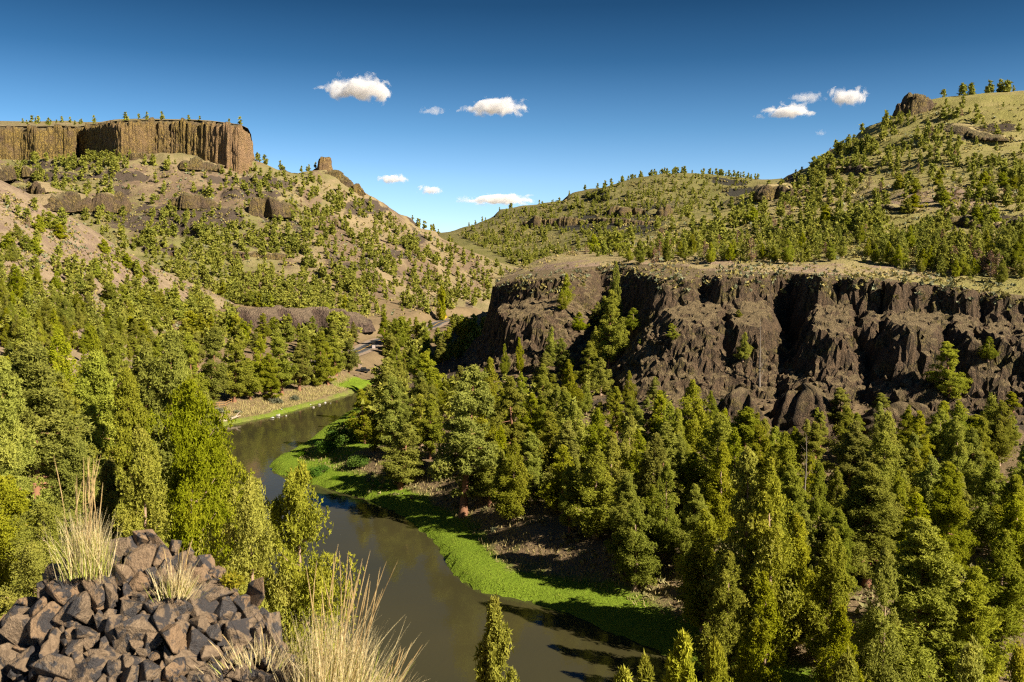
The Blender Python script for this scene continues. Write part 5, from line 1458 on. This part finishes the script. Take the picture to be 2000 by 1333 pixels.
p = hit([709], [728], 250)[0]
e = empty("parked_car", tuple(p), math.radians(8)); tag(e, "dark parked pickup half hidden by trees above the upstream bank", "car")
me = box_mesh("body", 5.3, 1.95, 0.75, 0.14); me.materials.append(M['carp']); o = bpy.data.objects.new("body", me); COL.objects.link(o); o.parent = e; o.location = (0, 0, 0.82)
me = box_mesh("cabin", 2.3, 1.7, 0.75, 0.22); me.materials.append(M['carp']); o = bpy.data.objects.new("cabin", me); COL.objects.link(o); o.parent = e; o.location = (0.2, 0, 1.5)
for k, (x_, w_) in enumerate(((-0.35, 0.8), (0.65, 0.8))):
    me = box_mesh("window", w_, 0.03, 0.42, 0.01); me.materials.append(M['glass']); o = bpy.data.objects.new("window", me); COL.objects.link(o); o.parent = e; o.location = (x_ + 0.05, -0.86, 1.55)
for x_ in (-1.65, 1.65):
    for y_ in (-0.9, 0.9):
        v, f = tube(np.array([[x_, y_ - 0.13, 0.38], [x_, y_ + 0.13, 0.38]]), [0.38, 0.38], 14)
        bmw = bmesh.new(); [bmw.verts.new(q) for q in v]; bmw.verts.ensure_lookup_table()
        for q in f: bmw.faces.new([bmw.verts[i] for i in q])
        bmw.faces.new([bmw.verts[i] for i in range(13, -1, -1)]); bmw.faces.new([bmw.verts[i] for i in range(14, 28)])
        me = bpy.data.meshes.new("wheel"); bmw.to_mesh(me); bmw.free(); me.materials.append(M['tyre'])
        o = bpy.data.objects.new("wheel", me); COL.objects.link(o); o.parent = e
def hut(px_, py_, ymin, sx, sy, hz, label, name, seed):
    p = hit([px_], [py_], ymin)[0]
    e = empty(name, (p[0], p[1], p[2] - 0.1), 0.2 * seed); tag(e, label, "hut")
    me = box_mesh("wall", sx, sy, hz, 0.02); me.materials.append(M['cream']); o = bpy.data.objects.new("wall", me); COL.objects.link(o); o.parent = e; o.location = (0, 0, hz / 2)
    V = np.array([(-sx * .62, -sy * .68, hz), (sx * .62, -sy * .68, hz), (sx * .62, sy * .68, hz), (-sx * .62, sy * .68, hz), (-sx * .62, 0, hz + sy * .32), (sx * .62, 0, hz + sy * .32)])
    rf = mesh_obj("roof", V, [np.array([(0, 1, 5, 4), (2, 3, 4, 5), (3, 2, 1, 0)]), np.array([(0, 4, 3), (1, 2, 5)])], M['troof'], e)
    me = box_mesh("door", 0.9, 0.05, 1.9, 0.01); me.materials.append(M['table']); o = bpy.data.objects.new("door", me); COL.objects.link(o); o.parent = e; o.location = (-sx * 0.2, -sy / 2 - 0.03, 0.98)
    me = box_mesh("window", sx * 0.3, 0.05, 0.4, 0.01); me.materials.append(M['glass']); o = bpy.data.objects.new("window", me); COL.objects.link(o); o.parent = e; o.location = (sx * 0.25, -sy / 2 - 0.03, hz * 0.72)
hut(703, 719, 300, 1.6, 1.6, 2.1, "small tan hut behind the dark pickup", "restroom_hut", 1)
hut(131, 716, 120, 2.2, 2.2, 1.7, "small tan-roofed hut nearly hidden among the trees at the left", "restroom_hut", 2)
for k, (a, b, lb) in enumerate([(697, 735, "left picnic table on the bare patch above the upstream bank"), (706, 733, "right picnic table on the bare patch above the upstream bank")]):
    p = hit([a], [b], 250)[0]
    e = empty("picnic_table", tuple(p), 0.4 + k); tag(e, lb, "picnic table", "picnic tables by the upstream bank")
    for nm, sx, sy, sz, lx, ly, lz in (("table_top", 1.9, 0.8, 0.06, 0, 0, 0.76), ("bench", 1.9, 0.28, 0.05, 0, -0.72, 0.46), ("bench", 1.9, 0.28, 0.05, 0, 0.72, 0.46)):
        me = box_mesh(nm, sx, sy, sz, 0.008); me.materials.append(M['table']); o = bpy.data.objects.new(nm, me); COL.objects.link(o); o.parent = e; o.location = (lx, ly, lz)
    for x_ in (-0.65, 0.65):
        for s_ in (-1, 1): bar("leg", (x_, s_ * 0.75, -0.05), (x_, s_ * 0.22, 0.74), 0.09, M['table'], e)
# bare snags
for px_, py_, Y_, lb in [(1487, 618, 200, "bare grey snag in front of the largest black recess of the cliff"), (1576, 842, 128, "reddish bare snag among green treetops at lower right"), (1410, 850, 140, "thin grey snag left of the large basalt knob's treetops")]:
    P = at(px_, py_, Y_); z = float(ground_z(P[0], P[1])); h = P[2] - z
    m1, m2, w = PROTO['S_mid'][0]
    e = empty("dead_tree", (P[0], P[1], z - 0.1), px_, (h * 0.75, h * 0.75, h)); tag(e, lb, "tree", "bare snags")
    for me, pn in ((m2, 'trunk'), (m1, 'twigs')):
        c = bpy.data.objects.new(pn, me); COL.objects.link(c); c.parent = e
        if pn == 'twigs': c["kind"] = "stuff"

# ------------------------------------------------------------------ rock pile in front of the camera
OUT = np.array([(-60, 1260), (0, 1212), (48, 1172), (90, 1120), (128, 1092), (190, 1066), (240, 1048), (275, 1034), (318, 1042), (352, 1062), (390, 1086), (428, 1104), (442, 1150), (500, 1150), (520, 1190), (545, 1240), (585, 1290), (640, 1333), (680, 1420), (-60, 1420)], float)
def pile_Y(px_, py_):
    crest = np.interp(px_, OUT[:18, 0], OUT[:18, 1])
    return 4.95 - 0.0022 * (py_ - crest) - 0.00045 * np.abs(px_ - 270)
cp = []
for px_ in range(-80, 900, 40):
    cr = float(np.interp(px_, np.append(OUT[:18, 0], [720, 800, 900]), np.append(OUT[:18, 1], [1345, 1390, 1450])))
    for k in (0, 60, 130, 210, 300):
        py_ = cr + k
        if k and py_ > 1480: continue
        q = at(px_, py_, float(pile_Y(px_, py_)) if px_ < 640 else 4.62 - 0.0022 * (py_ - cr)); cp.append(q - [0, 0, 0.085])
    q = at(px_, cr, float(pile_Y(px_, cr)) if px_ < 640 else 4.62) - np.array([0, 0, 0.06])
    cp.append(q + [0, 0.35, -0.55]); cp.append(q + [0, 0.9, -1.3])
PILE = MQ(np.array(cp), 0.12)
gx, gy = np.meshgrid(np.linspace(-3.2, 0.4, 150), np.linspace(2.9, 5.9, 120))
gz = PILE(gx, gy) + fbm(gx * 10, gy * 10, 2.2, 4) * 0.05
t = NT("pile_soil"); p = t.pos()
n1 = t.noise(p, 9, 5, 0.65); n2 = t.noise(p, 60, 4, 0.7)
c = t.mix(t.ramp(n1, [(0.35, 0.0), (0.65, 1.0)]), (0.07, 0.05, 0.035), (0.20, 0.145, 0.095))
M['soil'] = t.done(t.principled(c, 0.95, t.bump(t.math('ADD', n1, t.math('MULTIPLY', n2, 0.4)), 0.8, 0.04), 0.1))
t = NT("broken_basalt"); oc = t.coords('Object'); oi = t.new("ShaderNodeObjectInfo")
va = t.new("ShaderNodeVectorMath", operation='ADD'); t.link(oc, va.inputs[0])
cx = t.new("ShaderNodeCombineXYZ"); t.link(t.math('MULTIPLY', oi.outputs['Random'], 37.0), cx.inputs[0]); t.link(t.math('MULTIPLY', oi.outputs['Random'], 91.0), cx.inputs[1]); t.link(cx.outputs[0], va.inputs[1])
q = va.outputs[0]
n1 = t.noise(q, 0.9, 4, 0.6, 0.6); n2 = t.noise(q, 3.2, 5, 0.65); n3 = t.noise(q, 14, 4, 0.7)
c = t.mix(t.ramp(n2, [(0.35, 0.0), (0.65, 1.0)]), (0.112, 0.080, 0.051), (0.222, 0.162, 0.105))
c = t.mix(t.math('MULTIPLY', t.ramp(t.math('FRACT', t.math('MULTIPLY', oi.outputs['Random'], 5.7)), [(0.55, 0.0), (0.95, 0.6)]), 1.0), c, (0.24, 0.15, 0.08))
dark = t.ramp(t.math('ADD', n1, t.math('MULTIPLY', t.math('SUBTRACT', n2, 0.5), 0.25)), [(0.50, 0.0), (0.55, 1.0)])
c = t.mix(dark, c, (0.036, 0.035, 0.038))
c = t.mix(t.ramp(n3, [(0.42, 0.35), (0.55, 0.0)]), c, (0.07, 0.05, 0.04))
c = t.mix(t.ramp(n3, [(0.66, 0.0), (0.78, 0.5)]), c, (0.42, 0.36, 0.29))
h = t.math('ADD', t.math('MULTIPLY', n2, 1.0), t.math('MULTIPLY', n3, 0.35))
M['stone'] = t.done(t.principled(c, t.ramp(dark, [(0.0, 0.85), (1.0, 0.55)]), t.bump(h, 0.5, 0.25), 0.35))
pile = empty("rock_pile", (-1.5, 4.4, 42.6)); tag(pile, "pile of broken brown and black basalt blocks in the lower left foreground", "rock pile")
def local(o): o.matrix_parent_inverse = Matrix.Translation((1.5, -4.4, -42.6))
bed = mesh_obj("bedrock", np.stack([gx, gy, gz], -1).reshape(-1, 3), grid_faces(150, 120), M['soil'], pile, True); local(bed)
hulls = [hull_mesh("stone", 400 + k, 12, 1.0, rng.uniform(0.55, 0.95), rng.uniform(0.6, 1.05), 0.035, rng.uniform(0.6, 1.0)) for k in range(26)]
for me in hulls: me.materials.append(M['stone'])
r7 = np.random.default_rng(77)
placed = []
def try_stone(px_, py_, s_px, sink=0.25):
    Yc = float(pile_Y(px_, py_)) if px_ < 640 else 4.5
    P = at(px_, py_, Yc)
    s = s_px / FPX * Yc / 2
    o = bpy.data.objects.new("stone", hulls[r7.integers(0, len(hulls))]); COL.objects.link(o); o.parent = pile; local(o)
    zz = float(PILE(np.array([P[0]]), np.array([P[1]]))[0])
    o.location = (P[0], P[1], P[2] - s * sink)
    o.rotation_euler = (r7.normal(0, 0.45), r7.normal(0, 0.45), r7.uniform(0, 6.28)); o.scale = (s, s, s * r7.uniform(0.85, 1.35))
n = 0
for rad, cnt in ((31, 24), (22, 190), (13, 700)):
    for k in range(cnt * 6):
        if n >= 290: break
        px_, py_ = r7.uniform(-40, 660), r7.uniform(1030, 1400)
        if not inside(np.array([px_]), np.array([py_ - rad * 0.35]), OUT)[0]: continue
        if px_ > 420 and py_ > 1150 and px_ < 560 and rad > 30 and r7.random() < 0.7: continue
        if any((px_ - a) ** 2 + (py_ - b) ** 2 < (0.56 * (rad + c_)) ** 2 for a, b, c_ in placed): continue
        placed.append((px_, py_, rad)); try_stone(px_, py_, rad * 2 * r7.uniform(1.1, 1.6)); n += 1
print("STONES", n)

# ------------------------------------------------------------------ bunch grass on the rocks
def gmat(name, c1, c2):
    t = NT(name); oc = t.pos(); n = t.noise(oc, 45, 2, 0.5)
    c = t.mix(t.ramp(n, [(0.4, 0.0), (0.6, 1.0)]), c1, c2)
    b = t.principled(c, 0.55, None, 0.3); tr = t.new("ShaderNodeBsdfTranslucent"); t.link(c, tr.inputs[0])
    ms = t.new("ShaderNodeMixShader"); ms.inputs[0].default_value = 0.35; t.link(b.outputs[0], ms.inputs[1]); t.link(tr.outputs[0], ms.inputs[2]); t.link(ms.outputs[0], t.out.inputs[0])
    return t.m
STRAW = gmat("straw_blades", (0.60, 0.49, 0.25), (0.72, 0.62, 0.36)); GREENB = gmat("green_blades", (0.27, 0.33, 0.05), (0.42, 0.42, 0.09)); STALK = gmat("seed_stalks", (0.48, 0.34, 0.15), (0.60, 0.46, 0.23))
def strips(B, D, L, W, bend, r, seg=5):
    """tapered blades: base points, directions, lengths, widths, sideways bend"""
    n = len(B); side = unit(np.cross(D, r.normal(0, 1, (n, 3))))
    bd = r.normal(0, 1, (n, 3)) * bend; bd[:, 2] = -np.abs(bd[:, 2]) * 0.9
    V = []
    for k in range(seg + 1):
        t_ = k / seg
        c = B + D * (L * t_)[:, None] + bd * (L * t_ * t_)[:, None]
        w = (W * (1 - 0.85 * t_ ** 1.5))[:, None] * side * 0.5
        V.append(np.stack([c - w, c + w], 1))
    V = np.stack(V, 1)                                  # n, seg+1, 2, 3
    i = (np.arange(n) * (seg + 1) * 2)[:, None] + (np.arange(seg) * 2)[None]
    F = np.stack([i, i + 1, i + 3, i + 2], -1).reshape(-1, 4)
    return V.reshape(-1, 3), F
def grass_tuft(px_, py_, Y, wid, hgt, n, ng, nstalk, spread, lean, seed, label, stalk_h=1.25):
    r = np.random.default_rng(seed)
    c = at(px_, py_, Y)
    e = empty("grass_tuft", tuple(c)); tag(e, label, "grass", "straw grass tufts on the rock pile")
    def gen(m, lk, wk, bend):
        B = np.column_stack([r.normal(0, wid * 0.38, m), r.normal(0, wid * 0.22, m), np.zeros(m)])
        B[:, 2] = -0.06 - 0.25 * np.abs(B[:, 0]) 
        D = unit(np.column_stack([B[:, 0] / wid * spread + r.normal(0, 0.14, m) + lean, r.normal(0, 0.15, m), np.ones(m)]))
        L = hgt * lk * r.uniform(0.35, 1.0, m) ** 0.8
        return strips(B, D, L, wk * r.uniform(0.6, 1.3, m), bend, r)
    o = mesh_obj("dry_blades", *gen(n, 0.8, 0.0030, 0.10), STRAW, e); tag(o, kind='stuff')
    o = mesh_obj("green_blades", *gen(ng, 0.55, 0.0034, 0.08), GREENB, e); tag(o, kind='stuff')
    for k in range(nstalk):
        B = np.array([[r.normal(0, wid * 0.3), r.normal(0, wid * 0.15), -0.05]])
        D = unit(np.array([[B[0, 0] / wid * spread * 0.9 + r.normal(0, 0.10) + lean, r.normal(0, 0.08), 1.0]]))
        L = hgt * stalk_h * r.uniform(0.6, 1.0)
        tt = np.linspace(0, 1, 7); bd = np.array([r.normal(0, 0.07), r.normal(0, 0.05), -0.03])
        path = B + D * (L * tt)[:, None] + bd * (L * tt * tt)[:, None]
        rad = np.array([0.0016, 0.0015, 0.0014, 0.0013, 0.0024, 0.0022, 0.0006])
        v, f = tube(path, rad, 4); mesh_obj("seed_stalk", v, f, STALK, e)
grass_tuft(170, 1098, 4.75, 0.15, 0.50, 380, 300, 18, 0.2, 0.02, 1, "upright straw and green grass tuft on the left shoulder of the rock pile", 1.35)
grass_tuft(650, 1318, 4.40, 0.25, 0.55, 640, 210, 26, 0.36, 0.12, 2, "largest pale straw grass clump at the rock pile's right end in front of the river", 1.35)
grass_tuft(345, 1140, 4.62, 0.10, 0.25, 200, 60, 7, 0.7, 0.12, 3, "small straw grass tuft growing in the middle of the rock pile", 1.3)
grass_tuft(500, 1268, 4.30, 0.26, 0.17, 150, 20, 4, 1.2, 0.0, 4, "flattened dry grass lying between the stones left of the largest grass clump", 1.1)
grass_tuft(745, 1345, 4.45, 0.20, 0.24, 260, 60, 14, 0.8, 0.25, 5, "low straw grass at the bottom edge right of the largest clump", 1.4)
shr = at(445, 1130, 4.75)
e = empty("small_shrub", tuple(shr + [0, 0.05, -0.06]), 0, (0.075, 0.075, 0.085)); tag(e, "small leafy orange-green shrub on the far side of the rock pile", "shrub")
cv, cf, tv, tf = shrub_mesh(91, 420, 0.34, 0.16)
mesh_obj("stem", tv, tf, BARKJ, e); mesh_obj("leaves", cv, cf, foliage_mat("small_shrub_leaves", (0.13, 0.15, 0.025), (0.22, 0.19, 0.04), (0.30, 0.17, 0.05), 0.3, 3.0), e)

# ------------------------------------------------------------------ clouds
def cloud_mat(name, dens, puff):
    t = NT(name); oc = t.coords('Object'); oi = t.new("ShaderNodeObjectInfo")
    cx = t.new("ShaderNodeCombineXYZ")
    for i, k in enumerate((53.0, 31.0, 17.0)): t.link(t.math('MULTIPLY', oi.outputs['Random'], k), cx.inputs[i])
    va = t.new("ShaderNodeVectorMath", operation='ADD'); t.link(t.mapping(oc, (2.4, 1.2, 1.0)), va.inputs[0]); t.link(cx.outputs[0], va.inputs[1])
    n = t.noise(va.outputs[0], 1.15, 5, 0.55, 0.3)
    ln = t.new("ShaderNodeVectorMath", operation='LENGTH')
    sp = t.new("ShaderNodeSeparateXYZ"); t.link(oc, sp.inputs[0])
    zlow = t.math('MULTIPLY', t.math('MINIMUM', sp.outputs[2], 0.0), 1.7); zhi = t.math('MAXIMUM', sp.outputs[2], 0.0)
    cz = t.new("ShaderNodeCombineXYZ"); t.link(sp.outputs[0], cz.inputs[0]); t.link(sp.outputs[1], cz.inputs[1]); t.link(t.math('ADD', zlow, zhi), cz.inputs[2])
    t.link(cz.outputs[0], ln.inputs[0])
    s = t.math('SUBTRACT', 0.78, ln.outputs['Value'])
    d = t.math('ADD', s, t.math('MULTIPLY', t.math('SUBTRACT', n, 0.5), puff))
    d = t.math('MULTIPLY', t.ramp(d, [(0.0, 0.0), (0.30, 1.0)]), dens)
    pv = t.new("ShaderNodeVolumePrincipled"); pv.inputs['Color'].default_value = (0.90, 0.905, 0.935, 1); pv.inputs['Anisotropy'].default_value = 0.0
    t.link(d, pv.inputs['Density'])
    t.link(pv.outputs[0], t.out.inputs['Volume'])
    return t.m
CM = cloud_mat("cloud", 0.024, 2.3); CF = cloud_mat("thin_cloud", 0.007, 2.3)
CL = [(700, 178, 160, 66, CM, "largest white cloud, above the gap between the hills"), (968, 214, 136, 50, CM, "second largest white cloud, right of the largest one"), (847, 218, 56, 22, CF, "faint grey wisp between the two largest clouds"),
      (767, 352, 66, 26, CM, "small white cloud just right of the rock pinnacle"), (841, 374, 54, 26, CM, "small faint cloud left of the long low cloud"), (976, 393, 150, 32, CM, "long low cloud just above the far hill's left shoulder"), (906, 392, 40, 22, CF, "little puff at the left end of the long low cloud"),
      (1543, 220, 106, 40, CM, "lower of the clouds left of the right hill's crag"), (1576, 193, 80, 28, CF, "thin cloud veil just above the lower right-hand cloud"), (1657, 194, 82, 52, CM, "squarish white cloud nearest the right hill's crag"),
      (1482, 229, 26, 14, CF, "tiny wisp left of the lower right-hand cloud"), (1603, 261, 24, 16, CF, "tiny faint puff below the squarish cloud")]
for px_, py_, w_, h_, m_, lb in CL:
    c = at(px_, py_, 6000.0)
    bm = bmesh.new(); bmesh.ops.create_icosphere(bm, subdivisions=3, radius=1.15)
    me = bpy.data.meshes.new("cloud"); bm.to_mesh(me); bm.free(); me.materials.append(m_)
    o = bpy.data.objects.new("cloud", me); COL.objects.link(o); o.location = tuple(c)
    sx, sz = w_ / FPX * 6000 / 2, h_ / FPX * 6000 / 2
    o.scale = (sx, max(sx * 0.6, sz), sz)
    tag(o, lb, "cloud", "small fair-weather clouds")
